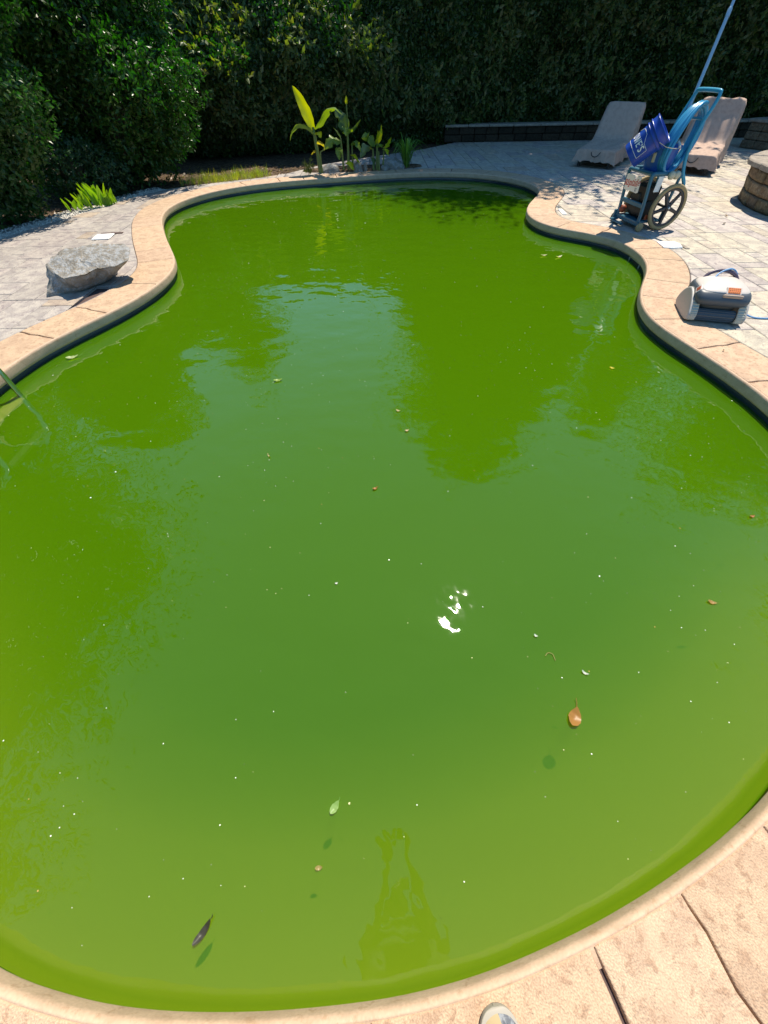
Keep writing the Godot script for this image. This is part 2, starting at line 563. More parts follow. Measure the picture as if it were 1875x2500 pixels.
func make_water() -> void:
	for d in [[0.014, 2], [0.034, 2], [0.13, 2]]:
		var n := FastNoiseLite.new()
		n.seed = 70 + waves.size()
		n.noise_type = FastNoiseLite.TYPE_SIMPLEX_SMOOTH
		n.frequency = d[0]
		n.fractal_octaves = d[1]
		waves.append(n)
	var inside := lip_offset(0.05)
	var b := MB.new()
	var nrm := PackedVector3Array()
	var cell := 0.02
	var x0 := -3.6
	var z0 := -10.6
	var nx := int(6.9 / cell)
	var nz := int(11.2 / cell)
	var id := PackedInt32Array()
	id.resize((nx + 1) * (nz + 1))
	id.fill(-1)
	var keep := PackedByteArray()
	keep.resize((nx + 1) * (nz + 1))
	for i in nz + 1:
		for j in nx + 1:
			keep[i * (nx + 1) + j] = 1 if Geometry2D.is_point_in_polygon(Vector2(x0 + j * cell, z0 + i * cell), inside) else 0
	for i in nz:
		for j in nx:
			var q := [i * (nx + 1) + j, i * (nx + 1) + j + 1, (i + 1) * (nx + 1) + j + 1, (i + 1) * (nx + 1) + j]
			if keep[q[0]] + keep[q[1]] + keep[q[2]] + keep[q[3]] == 0: continue
			for k in 4:
				if id[q[k]] < 0:
					var x := x0 + (j + (1 if k == 1 or k == 2 else 0)) * cell
					var z := z0 + (i + (1 if k >= 2 else 0)) * cell
					var h := ripple(x, z)
					var e := 0.004
					id[q[k]] = b.pt(Vector3(x, WATER_Y + h, z))
					nrm.append(Vector3((ripple(x - e, z) - ripple(x + e, z)) / (2 * e), 1, (ripple(x, z - e) - ripple(x, z + e)) / (2 * e)).normalized())
			b.ix.append_array([id[q[0]], id[q[1]], id[q[2]], id[q[0]], id[q[2]], id[q[3]]])
	structure("pool_water", "still green algae-clouded pool water mirroring trees and sky", b.mesh(M.water, nrm), null)
	# the cloudiness itself, below the surface and inside the basin
	var fog := FogVolume.new()
	fog.size = Vector3(7.4, 1.26, 11.6)
	fog.position = Vector3(-0.2, WATER_Y - 0.006 - 0.63, -5.1)
	var fm := FogMaterial.new()
	fm.albedo = lin(0.49, 0.96, 0.010)
	fm.density = 3.0
	fog.material = fm
	put(fog, "algae_murk")
	tag(fog, "green algae suspended in the pool water", "", "", "stuff")

# ---------------------------------------------------------------- ground and deck
func deck_edge() -> PackedVector2Array:
	var r: PackedVector2Array = []
	for a in [[-8.0, 5.0], [-6.9, -2.0], [-5.9, -4.7], [-5.45, -5.7], [-5.23, -6.27], [-5.11, -6.66], [-4.93, -7.15], [-4.70, -7.75], [-4.50, -8.2], [-4.22, -8.9], [-3.95, -9.3], [-3.5, -9.62], [-2.4, -10.18], [-1.9, -10.6], [-1.2, -11.6], [0.0, -12.6], [1.3, -13.6], [2.3, -14.75], [12.5, -15.0], [12.5, 5.0]]:
		r.append(Vector2(a[0], a[1]))
	return r

func on_screen(p: Vector3) -> Vector2:    # image place in half-frames; y of 9 when behind
	var q := cam.transform.affine_inverse() * p
	if q.z > -0.05: return Vector2(9, 9)
	var t := tan(deg_to_rad(cam.fov / 2))
	return Vector2(q.x / -q.z / t / 0.75, q.y / -q.z / t)

func halves_without(shape: PackedVector2Array, hole: PackedVector2Array) -> Array:
	var out := []
	for s in [[-200.0, 0.0], [0.0, 200.0]]:
		var half := PackedVector2Array([Vector2(s[0], -200), Vector2(s[1], -200), Vector2(s[1], 200), Vector2(s[0], 200)])
		for a in Geometry2D.intersect_polygons(half, shape):
			out.append_array(Geometry2D.clip_polygons(a, hole))
	return out

func inset(poly: PackedVector2Array, d: float) -> PackedVector2Array:
	var r: PackedVector2Array = []
	var n := poly.size()
	var area := 0.0
	for i in n: area += poly[i].cross(poly[(i + 1) % n])
	var s := 1.0 if area > 0 else -1.0
	for i in n:
		var e0 := (poly[i] - poly[(i - 1 + n) % n]).normalized()
		var e1 := (poly[(i + 1) % n] - poly[i]).normalized()
		var n0 := Vector2(-e0.y, e0.x) * s
		var n1 := Vector2(-e1.y, e1.x) * s
		var m := n0 + n1
		m = m / maxf(m.length_squared() * 0.5, 0.4)
		r.append(poly[i] + m * d)
	return r

func tidy(poly: PackedVector2Array, least := 0.012) -> PackedVector2Array:
	var r: PackedVector2Array = []
	for p in poly:
		if r.is_empty() or r[-1].distance_to(p) > least: r.append(p)
	while r.size() > 3 and r[0].distance_to(r[-1]) < least: r.remove_at(r.size() - 1)
	return r

func slab(b: MB, poly: PackedVector2Array, top: float, bottom := -0.03, bevel := 0.005) -> void:
	var p := tidy(poly)
	if p.size() < 3: return
	var q := inset(p, bevel)
	b.flat_poly(q, top)
	var area := 0.0
	for i in p.size(): area += p[i].cross(p[(i + 1) % p.size()])
	for i in p.size():
		var j := (i + 1) % p.size()
		var a := Vector3(q[i].x, top, q[i].y)
		var c := Vector3(q[j].x, top, q[j].y)
		var d := Vector3(p[j].x, top - bevel, p[j].y)
		var e := Vector3(p[i].x, top - bevel, p[i].y)
		var d2 := Vector3(d.x, bottom, d.z)
		var e2 := Vector3(e.x, bottom, e.z)
		if area > 0:
			b.quad(a, e, d, c); b.quad(e, e2, d2, d)
		else:
			b.quad(a, c, d, e); b.quad(e, d, d2, e2)

func make_ground() -> void:
	var far := PackedVector2Array([Vector2(-150, -150), Vector2(150, -150), Vector2(150, 150), Vector2(-150, 150)])
	var b := MB.new()
	for p in halves_without(far, lip_offset(0.1)): b.flat_poly(p, -0.05)
	structure("ground", "dark garden soil under the hedges", b, M.soil)
	var deck := deck_edge()
	b = MB.new()
	for p in halves_without(deck, lip_offset(0.05)): b.flat_poly(p, -0.020)
	var root := structure("pool_deck", "grey stamped stone deck around the pool", b, M.joint)
	# random ashlar of rectangles on a 0.16 m module
	var unit := 0.16
	var nx := 128
	var nz := 124
	var ox := -8.0
	var oz := -15.0
	var full := PackedByteArray()
	full.resize(nx * nz)
	var coping := lip_offset(0.427)
	var hole := lip_offset(0.2)
	var sizes := [[2, 4], [4, 2], [2, 3], [3, 2], [2, 2], [1, 2], [2, 1], [2, 6], [6, 2], [3, 4], [4, 3], [1, 3], [3, 1], [3, 3], [2, 5], [5, 2]]
	var stones := []
	for i in nz:
		for j in nx:
			if full[i * nx + j]: continue
			var w := 1
			var h := 1
			for attempt in 7:
				var s: Array = sizes[rng.randi() % sizes.size()]
				if j + s[0] > nx or i + s[1] > nz: continue
				var free := true
				for y in s[1]:
					for x in s[0]:
						if full[(i + y) * nx + j + x]:
							free = false
							break
					if not free: break
				if free:
					w = s[0]
					h = s[1]
					break
			for y in h:
				for x in w: full[(i + y) * nx + j + x] = 1
			var g := 0.0046
			var r := Rect2(ox + j * unit + g, oz + i * unit + g, w * unit - 2 * g, h * unit - 2 * g)
			var c := r.get_center()
			if Geometry2D.is_point_in_polygon(c, hole) and Geometry2D.is_point_in_polygon(r.position, hole) and Geometry2D.is_point_in_polygon(r.end, hole): continue
			var q := PackedVector2Array()
			var corners := [r.position, Vector2(r.end.x, r.position.y), r.end, Vector2(r.position.x, r.end.y)]
			for k in 4:   # worn, slightly wavy stamped edges
				var a: Vector2 = corners[k]
				var e: Vector2 = corners[(k + 1) % 4]
				q.append(a)
				var along: float = a.distance_to(e)
				if along > 0.3:
					var side := (e - a).normalized().orthogonal()
					q.append(a.lerp(e, rng.randf_range(0.3, 0.45)) + side * rng.randf_range(-0.002, 0.002))
					q.append(a.lerp(e, rng.randf_range(0.55, 0.75)) + side * rng.randf_range(-0.002, 0.002))
			for piece in Geometry2D.intersect_polygons(q, deck):
				for part in Geometry2D.clip_polygons(piece, coping):
					if Geometry2D.is_polygon_clockwise(part) != Geometry2D.is_polygon_clockwise(piece): continue
					var pr := tidy(part)
					if pr.size() < 3: continue
					var size := 0.0
					var lo := Vector2(9, 9)
					var hi := Vector2(-9, -9)
					for p in pr:
						var s := on_screen(Vector3(p.x, 0, p.y))
						lo = lo.min(s)
						hi = hi.max(s)
					if hi.x > -1.05 and lo.x < 1.05 and hi.y > -1.05 and lo.y < 1.05 and hi.x < 8:
						size = (hi.x - lo.x) * (hi.y - lo.y)
					stones.append([size, pr, rng.randf(), rng.randf(), rng.randf_range(-0.001, 0.0016)])
	stones.sort_custom(func(x, y): return x[0] > y[0])
	var rest := MB.new()
	for k in stones.size():
		var s: Array = stones[k]
		var t := lerpf(0.84, 1.0, s[2])
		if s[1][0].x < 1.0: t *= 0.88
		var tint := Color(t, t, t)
		if s[1][0].x > 1.0: tint = Color(t * 1.16, t * 1.12, t * 0.98)  # sun glare on the right side put into a paler, warmer tint
		if s[3] < 0.05: tint = Color(t, t * 0.90, t * 0.78)
		elif s[3] < 0.3: tint = Color(t * 0.97, t * 0.95, t * 0.96)
		var b2 := rest if k >= 295 else MB.new()
		b2.tint = tint
		slab(b2, s[1], s[4])
		if k < 295: obj("deck_stone", b2, M.deck, root)
	obj("deck_stones", rest, M.deck, root).set_meta("kind", "stuff")

# ---------------------------------------------------------------- foliage
func leaf(b: MB, base: Vector3, dir: Vector3, face: Vector3, length: float, width: float, fold := 0.15, curl := 0.12) -> void:
	var side := dir.cross(face).normalized()
	var up := side.cross(dir).normalized()
	var mid := base + dir * length * 0.5 - up * width * fold
	var tip := base + dir * length - up * length * curl
	var l := base + dir * length * 0.42 + side * width * 0.5
	var r := base + dir * length * 0.42 - side * width * 0.5
	b.tri(base, l, mid); b.tri(l, tip, mid); b.tri(tip, r, mid); b.tri(r, base, mid)

func cluster(count: int, length: float, width: float, spread: float, droop: float, reach: float, sd: int) -> ArrayMesh:
	var r := RandomNumberGenerator.new()
	r.seed = sd
	var b := MB.new()
	for i in count:
		var a := TAU * (i + r.randf() * 0.7) / count * 1.618
		var t := r.randf_range(0.25, 1.0) * spread
		var dir := Vector3(cos(a) * sin(t), cos(t), sin(a) * sin(t))
		var base := Vector3(r.randf_range(-1, 1), r.randf_range(-0.6, 1.0), r.randf_range(-1, 1)) * reach
		dir = (dir + Vector3(r.randf_range(-0.3, 0.3), -droop * r.randf(), r.randf_range(-0.3, 0.3))).normalized()
		var face := Vector3(r.randf_range(-0.6, 0.6), 1, r.randf_range(-0.6, 0.6)).normalized()
		if absf(face.dot(dir)) > 0.9: face = Vector3(dir.y, -dir.x, dir.z)
		var g := r.randf_range(0.75, 1.25)
		b.tint = Color(g * r.randf_range(0.85, 1.2), g, g * r.randf_range(0.8, 1.1))
		leaf(b, base, dir, face, length * r.randf_range(0.7, 1.15), width * r.randf_range(0.8, 1.15), 0.18, r.randf_range(0.0, 0.25))
	return b.mesh()

func aim(at: Vector3, outward: Vector3, size: float) -> Transform3D:
	var y := outward.normalized()
	var x := y.cross(Vector3(rng.randf_range(-1, 1), rng.randf_range(-1, 1), rng.randf_range(-1, 1))).normalized()
	var z := x.cross(y)
	return Transform3D(Basis(x * size, y * size, z * size), at)

func green(base: Color, spread := 0.25, warm := 0.15) -> Color:
	var g := rng.randf_range(1.0 - spread, 1.0 + spread)
	var w := rng.randf_range(-warm, warm)
	return Color(base.r * g * (1 + w), base.g * g, base.b * g * (1 - w))

# a bushy crown: lobes are [centre, radii]; leaf clusters lie through the outer layer of each lobe
func crown(parent: Node, called: String, lobes: Array, per_m2: float, mesh: Mesh, base: Color, size := 1.0, depth := 0.35, low := 0.02, hang := 0.35, core := true, lumps := 0.25) -> void:
	var where := []
	var tints := []
	var cb := MB.new()
	for lb in lobes:
		var c: Vector3 = lb[0]
		var r: Vector3 = lb[1]
		var area := 4.0 * PI * pow((pow(r.x * r.y, 1.6) + pow(r.y * r.z, 1.6) + pow(r.x * r.z, 1.6)) / 3.0, 1 / 1.6)
		for i in int(area * per_m2):
			var d := Vector3(rng.randfn(), rng.randfn(), rng.randfn()).normalized()
			var lump := 1.0 + wob.get_noise_3d((c.x + d.x * r.x) * 60, (c.y + d.y * r.y) * 60, (c.z + d.z * r.z) * 60) * lumps
			var in_by := 1.0 - depth * pow(rng.randf(), 1.6) / maxf(0.4, (r.x + r.y + r.z) / 3)
			var p: Vector3 = c + d * r * lump * in_by
			if p.y < low: continue
			var outward := (d / r).normalized() + Vector3(rng.randf_range(-0.5, 0.5), rng.randf_range(-0.4, 0.4) - hang, rng.randf_range(-0.5, 0.5))
			where.append(aim(p, outward, size * rng.randf_range(0.7, 1.3)))
			tints.append(green(base))
		if core:
			var rows := []
			for i in 9:
				var ring := PackedVector3Array()
				for j in 14:
					var th := PI * i / 8.0
					var d := Vector3(sin(th) * cos(TAU * j / 14), cos(th), sin(th) * sin(TAU * j / 14))
					var lump := 1.0 + wob.get_noise_3d((c.x + d.x * r.x) * 60, (c.y + d.y * r.y) * 60, (c.z + d.z * r.z) * 60) * lumps
					var shrink := maxf(0.35, 1.0 - (depth + 0.08) / ((r.x + r.y + r.z) / 3))
					var p: Vector3 = c + d * r * lump * shrink
					p.y = maxf(p.y, 0.0)
					ring.append(p)
				rows.append(ring)
			cb.grid(rows, false, true)
	if core: obj("light_block_core", cb, M.core_fill, parent)  # added lumpy solid that blocks light through the leaves
	scatter(called, mesh, where, tints, parent)

func trunk(parent: Node, at: Vector3, height: float, radius: float, limbs: int, sd: int) -> void:
	var r := RandomNumberGenerator.new()
	r.seed = sd
	var path := PackedVector3Array()
	var rad := PackedFloat32Array()
	for i in 9:
		var t := i / 8.0
		path.append(at + Vector3(sin(t * 3 + sd) * 0.12 * height * 0.2, t * height, cos(t * 2.3 + sd) * 0.1 * height * 0.2))
		rad.append(radius * (1.25 - t if t < 0.2 else 1.05 - t * 0.85))
	var b := MB.new()
	b.tube(path, rad, 9)
	for k in limbs:
		var i := 3 + k % 5
		var a := k * 2.4 + r.randf()
		var l := height * r.randf_range(0.18, 0.34)
		var lp := PackedVector3Array()
		var lr := PackedFloat32Array()
		for j in 5:
			var t := j / 4.0
			lp.append(path[i] + Vector3(cos(a) * l * t, l * (0.55 * t + 0.3 * t * t), sin(a) * l * t))
			lr.append(rad[i] * lerpf(0.6, 0.12, t))
		b.tube(lp, lr, 6)
	obj("trunk", b, M.bark, parent)

func hedge_front(s: float, h: float) -> Array:   # a point on the far hedge's face and its outward direction
	var keys := [[-6.2, -12.0], [-3.4, -12.2], [-1.0, -12.9], [1.2, -14.2], [3.2, -15.05], [6.5, -15.3], [12.0, -15.6], [16.0, -15.2]]
	var f := s * (keys.size() - 1)
	var i := clampi(int(f), 0, keys.size() - 2)
	var t := f - i
	var a := Vector2(keys[i][0], keys[i][1])
	var b := Vector2(keys[i + 1][0], keys[i + 1][1])
	var p := a.lerp(b, t)
	var out := Vector2(-(b - a).y, (b - a).x).normalized()
	if out.y < 0: out = -out
	var left := 1.0 - smoothstep(-0.6, 2.6, p.x)
	var lean := lerpf(0.03, 0.85, left) * maxf(0.0, h - 1.55) + 0.02 * h
	var bulge := wob.get_noise_3d(p.x * 45, h * 45, 7.0) * 0.55 + wob.get_noise_3d(p.x * 130, h * 110, 3.0) * 0.16
	var under := maxf(0.0, 0.7 - h) * 0.55 + left * maxf(0.0, 1.5 - h) * 0.55
	p += out * (bulge - lean - under)
	return [Vector3(p.x, h, p.y), Vector3(out.x, 0.12 + lerpf(0.02, 0.5, left) * smoothstep(1.3, 1.8, h), out.y).normalized()]

func hedge_top(x: float) -> float:
	return lerpf(3.0, 3.3, smoothstep(-4.0, -0.5, x)) + lerpf(0, 3.2, smoothstep(0.2, 2.6, x)) + wob.get_noise_2d(x * 40, 90) * 0.8

func make_hedges() -> void:
	var root := thing("hedge", "tall dense dark green hedge along the far side of the garden", "hedge")
	var deep := cluster(8, 0.082, 0.046, 1.25, 0.5, 0.075, 501)
	var where := []
	var tints := []
	for i in 40000:
		var s := rng.randf()
		var h := pow(rng.randf(), 1.0) * 2.9 + 0.02
		var q := hedge_front(s, h)
		var p: Vector3 = q[0]
		p -= q[1] * pow(rng.randf(), 1.5) * 0.5 - q[1] * 0.04
		if p.y < 0.04: continue
		var o: Vector3 = q[1] + Vector3(rng.randf_range(-0.7, 0.7), rng.randf_range(-0.9, 0.25), rng.randf_range(-0.4, 0.4))
		where.append(aim(p, o, rng.randf_range(0.75, 1.35)))
		tints.append(green(Color(0.070, 0.118, 0.028), 0.4, 0.2))
	for i in 12000:   # higher up, out of the picture but mirrored in the water and shading the deck
		var s := rng.randf()
		var x: float = hedge_front(s, 0.0)[0].x
		var h := rng.randf_range(2.8, hedge_top(x))
		var q := hedge_front(s, h)
		var p: Vector3 = q[0] - q[1] * pow(rng.randf(), 1.2) * (0.5 if h < hedge_top(x) - 0.3 else 1.6)
		where.append(aim(p, q[1] + Vector3(rng.randf_range(-0.8, 0.8), rng.randf_range(-0.6, 0.8), 0), rng.randf_range(1.2, 2.0)))
		tints.append(green(Color(0.070, 0.118, 0.028), 0.4, 0.2))
	scatter("foliage", deep, where, tints, root).material_override = M.leaf_dark
	# pale leaf sprays that hang in front of the dark mass
	var pale := cluster(6, 0.13, 0.070, 1.1, 0.6, 0.05, 502)
	where = []
	tints = []
	for i in 6000:
		var s := rng.randf()
		var h := rng.randf_range(0.35, 2.9)
		var q := hedge_front(s, h)
		if wob.get_noise_3d(q[0].x * 70, h * 90, 55.0) < rng.randf_range(-0.3, 0.35): continue
		var p: Vector3 = q[0] + q[1] * rng.randf_range(0.02, 0.14)
		where.append(aim(p, q[1] * 0.5 + Vector3(rng.randf_range(-0.5, 0.5), rng.randf_range(-1.0, -0.1), 0), rng.randf_range(0.8, 1.35)))
		tints.append(green(Color(0.215, 0.255, 0.105), 0.3, 0.12))
	scatter("leaf_sprays", pale, where, tints, root).material_override = M.leaf_pale
	var b := MB.new()
	var rows := []
	for i in 12:
		var ring := PackedVector3Array()
		for j in 90:
			var s := j / 89.0
			var x: float = hedge_front(s, 0.0)[0].x
			var top := hedge_top(x) - 0.35
			var h := minf(i / 9.0, 1.0) * top
			var q := hedge_front(s, h)
			var p: Vector3 = q[0] - q[1] * 0.5
			if i > 9: p = Vector3(p.x, top * (1.0 if i == 10 else 0.0), p.z - (1.4 if i == 10 else 1.8))
			ring.append(p)
		rows.append(ring)
	b.grid(rows)
	obj("light_block_core", b, M.core_fill, root)  # solid sheet added behind the leaves to block light, not real branches

	# big glossy bush at the left end of the pool
	var glossy := cluster(8, 0.085, 0.038, 1.3, 0.25, 0.07, 503)
	var bush := thing("glossy_bush", "tall glossy dark green bush beside the pool's far left corner", "bush", Transform3D(Basis(), Vector3(-4.85, 0, -10.15)))
	trunk(bush, Vector3.ZERO, 3.4, 0.12, 6, 4)
	crown(bush, "leaves", [[Vector3(0, 0.75, 0.1), Vector3(1.25, 1.0, 0.95)], [Vector3(0.25, 1.55, 0.0), Vector3(1.35, 0.85, 0.9)], [Vector3(-0.5, 2.4, -0.2), Vector3(1.45, 1.0, 0.95)], [Vector3(-1.5, 2.5, -0.2), Vector3(1.2, 1.15, 0.9)], [Vector3(-1.3, 1.2, 0.1), Vector3(1.0, 1.3, 0.9)], [Vector3(0.95, 2.05, -0.1), Vector3(0.55, 0.6, 0.5)]], 190.0, glossy, Color(0.072, 0.145, 0.028), 0.95, 0.5, 0.03, 0.15, true, 0.75)
	bush.get_node("leaves").material_override = M.leaf_dark
	# shrub at the left edge of the frame
	var shrub := thing("leafy_shrub", "leafy green shrub at the left rim of the deck, by white gravel", "shrub", Transform3D(Basis(), Vector3(-6.05, 0, -7.5)))
	trunk(shrub, Vector3.ZERO, 1.8, 0.07, 5, 6)
	crown(shrub, "leaves", [[Vector3(0.2, 0.55, 0.1), Vector3(0.80, 0.65, 0.7)], [Vector3(0.35, 1.35, 0), Vector3(1.05, 0.85, 0.8)], [Vector3(0.5, 2.3, -0.1), Vector3(1.2, 1.0, 0.85)], [Vector3(0.2, 3.4, -0.2), Vector3(1.1, 1.0, 0.8)]], 220.0, cluster(8, 0.075, 0.040, 1.3, 0.35, 0.07, 504), Color(0.075, 0.145, 0.040), 1.0, 0.42, 0.03, 0.1, true, 0.7)
	shrub.get_node("leaves").material_override = M.leaf_dark
	shrub = thing("low_shrub", "low bluish green shrub between the edge shrub and the tall bush", "shrub", Transform3D(Basis(), Vector3(-5.35, 0, -8.85)))
	trunk(shrub, Vector3.ZERO, 0.5, 0.03, 5, 9)
	crown(shrub, "leaves", [[Vector3(0, 0.35, 0), Vector3(0.62, 0.42, 0.5)], [Vector3(0.4, 0.28, -0.2), Vector3(0.45, 0.34, 0.42)]], 220.0, cluster(7, 0.06, 0.032, 1.3, 0.2, 0.05, 505), Color(0.058, 0.115, 0.050), 1.0, 0.3, 0.02, 0.0, true, 0.3)
	shrub.get_node("leaves").material_override = M.leaf_dark

	# trees behind the hedge: above the picture, but mirrored in the pool
	var spray := cluster(12, 0.20, 0.085, 1.5, 0.5, 0.42, 506)
	var trees := [
		["tall broad tree rising behind the hedge at the right", Vector3(4.9, 0, -15.9), 9.0, [[Vector3(0, 7.6, 0), Vector3(3.6, 2.6, 2.4)], [Vector3(-0.8, 10.0, 0), Vector3(2.7, 2.2, 2.0)], [Vector3(0.2, 12.0, 0), Vector3(1.8, 2.0, 1.5)], [Vector3(-0.3, 13.7, 0.2), Vector3(0.9, 1.3, 0.8)], [Vector3(-2.1, 6.0, 0.6), Vector3(1.8, 1.5, 1.6)], [Vector3(-0.9, 6.4, 2.8), Vector3(2.5, 1.1, 1.8)], [Vector3(-3.1, 9.0, 0.3), Vector3(0.8, 0.7, 0.8)], [Vector3(2.4, 9.4, 0.3), Vector3(0.9, 0.8, 0.9)], [Vector3(1.9, 11.6, 0.2), Vector3(0.7, 0.6, 0.7)], [Vector3(-2.1, 12.0, 0.2), Vector3(0.6, 0.6, 0.6)], [Vector3(2.7, 5.6, 0.3), Vector3(2.2, 1.7, 1.8)], [Vector3(3.4, 8.0, -0.9), Vector3(2.2, 1.7, 1.3)], [Vector3(1.9, 10.0, -0.4), Vector3(1.2, 1.1, 1.0)]], 10.0],
		["rounded tree behind the hedge left of centre", Vector3(-6.6, 0, -17.6), 6.0, [[Vector3(0, 5.2, 0), Vector3(1.7, 2.0, 1.5)], [Vector3(0.3, 7.3, 0), Vector3(1.1, 1.5, 1.1)], [Vector3(1.3, 6.0, 0.2), Vector3(0.9, 0.8, 0.9)], [Vector3(-1.4, 6.3, 0.2), Vector3(0.7, 0.6, 0.7)]], 11.0],
		["tree leaning over the left side of the garden", Vector3(-9.3, 0, -6.0), 6.5, [[Vector3(0, 5.5, 0), Vector3(2.4, 2.6, 2.6)], [Vector3(0.2, 8.2, 0.2), Vector3(2.0, 2.2, 2.2)], [Vector3(0.4, 5.0, 2.8), Vector3(2.1, 2.4, 2.0)], [Vector3(0.4, 7.4, 3.4), Vector3(1.7, 1.8, 1.8)], [Vector3(0.2, 3.2, -1.6), Vector3(1.9, 2.2, 1.7)]], 11.0],
		["bushy tree beyond the left edge shrub", Vector3(-9.6, 0, 0.6), 6.0, [[Vector3(0, 4.2, 0), Vector3(2.3, 3.0, 2.5)], [Vector3(0.4, 7.4, 0.2), Vector3(2.0, 2.2, 2.2)], [Vector3(0.2, 4.0, -2.6), Vector3(2.0, 2.6, 2.0)]], 11.0],
		["tree standing at the right beyond the stone planter", Vector3(14.5, 0, -12.0), 8.0, [[Vector3(0, 6.5, 0), Vector3(3.4, 3.0, 3.2)], [Vector3(0.4, 9.6, -0.2), Vector3(2.6, 2.4, 2.4)], [Vector3(-0.6, 5.2, 3.2), Vector3(2.6, 2.4, 2.4)]], 9.0],
		["slim tree at the right, between the tall broad tree and the planter tree", Vector3(11.3, 0, -16.8), 7.0, [[Vector3(0, 5.6, 0), Vector3(2.4, 2.8, 2.0)], [Vector3(0.3, 8.6, 0), Vector3(2.0, 2.2, 1.8)], [Vector3(0.2, 10.6, 0), Vector3(1.2, 1.4, 1.1)]], 9.0],
		["tree at the far right, beside the near end of the pool", Vector3(15.5, 0, -3.6), 8.0, [[Vector3(0, 6.4, 0), Vector3(3.0, 3.0, 3.0)], [Vector3(0.2, 9.6, 0.4), Vector3(2.3, 2.4, 2.4)], [Vector3(-0.4, 4.6, 2.6), Vector3(2.4, 2.2, 2.2)]], 9.0],
	]
	for t in trees:
		var o := thing("tree", t[0], "tree", Transform3D(Basis(), t[1]), "")
		trunk(o, Vector3.ZERO, t[2], 0.24, 9, int(t[2] * 7 + t[1].x))
		crown(o, "crown", t[3], t[4] * 1.05, spray, Color(0.070, 0.115, 0.028), 1.0, 1.5, 0.4, 0.1, false, 1.2)
		o.get_node("crown").material_override = M.leaf_dark

# ---------------------------------------------------------------- single plants
# a broad leaf along a curve, with a folded midrib and wavy, sometimes torn margins
func broad_leaf(parent: Node, called: String, path: Array, width: float, side: Vector3, tint: Color, m: Material, fold := 0.25, tear := 0.0, sd := 1) -> void:
	var r := RandomNumberGenerator.new()
	r.seed = sd * 91 + 5
	var b := MB.new()
	var n := 14
	var cv := Curve3D.new()
	for i in path.size():
		var a: Vector3 = path[maxi(i - 1, 0)]
		var d: Vector3 = path[mini(i + 1, path.size() - 1)]
		cv.add_point(path[i], (a - d) / 6.0, (d - a) / 6.0)
	var len := cv.get_baked_length()
	var rows := []
	for i in n + 1:
		var t := i / float(n)
		var p := cv.sample_baked(t * len)
		var q := cv.sample_baked(minf(t * len + 0.01, len))
		var o := cv.sample_baked(maxf(t * len - 0.01, 0))
		var dir := (q - o).normalized()
		var s := (side - dir * side.dot(dir)).normalized()
		var up := s.cross(dir)
		var w := width * 0.5 * pow(sin(PI * clampf(pow(t, 0.8) * 0.97 + 0.03, 0, 1)), 0.75)
		var ring := PackedVector3Array()
		for j in 7:
			var u := (j - 3) / 3.0
			var edge := 1.0 + r.randf_range(-0.06, 0.06)
			if tear > 0 and absf(u) == 1.0 and r.randf() < tear: edge *= r.randf_range(0.35, 0.75)
			ring.append(p + s * (w * u * edge) + up * (absf(u) * w * fold + sin(t * 19 + u * 2 + sd) * w * 0.07 * absf(u)))
		rows.append(ring)
	b.tint = tint
	b.grid(rows)
	obj(called, b, m, parent)

func stem(parent: Node, called: String, path: PackedVector3Array, r0: float, r1: float, m: Material) -> void:
	var rad := PackedFloat32Array()
	for i in path.size(): rad.append(lerpf(r0, r1, i / float(path.size() - 1)))
	var b := MB.new()
	b.tube(path, rad, 8)
	obj(called, b, m, parent)

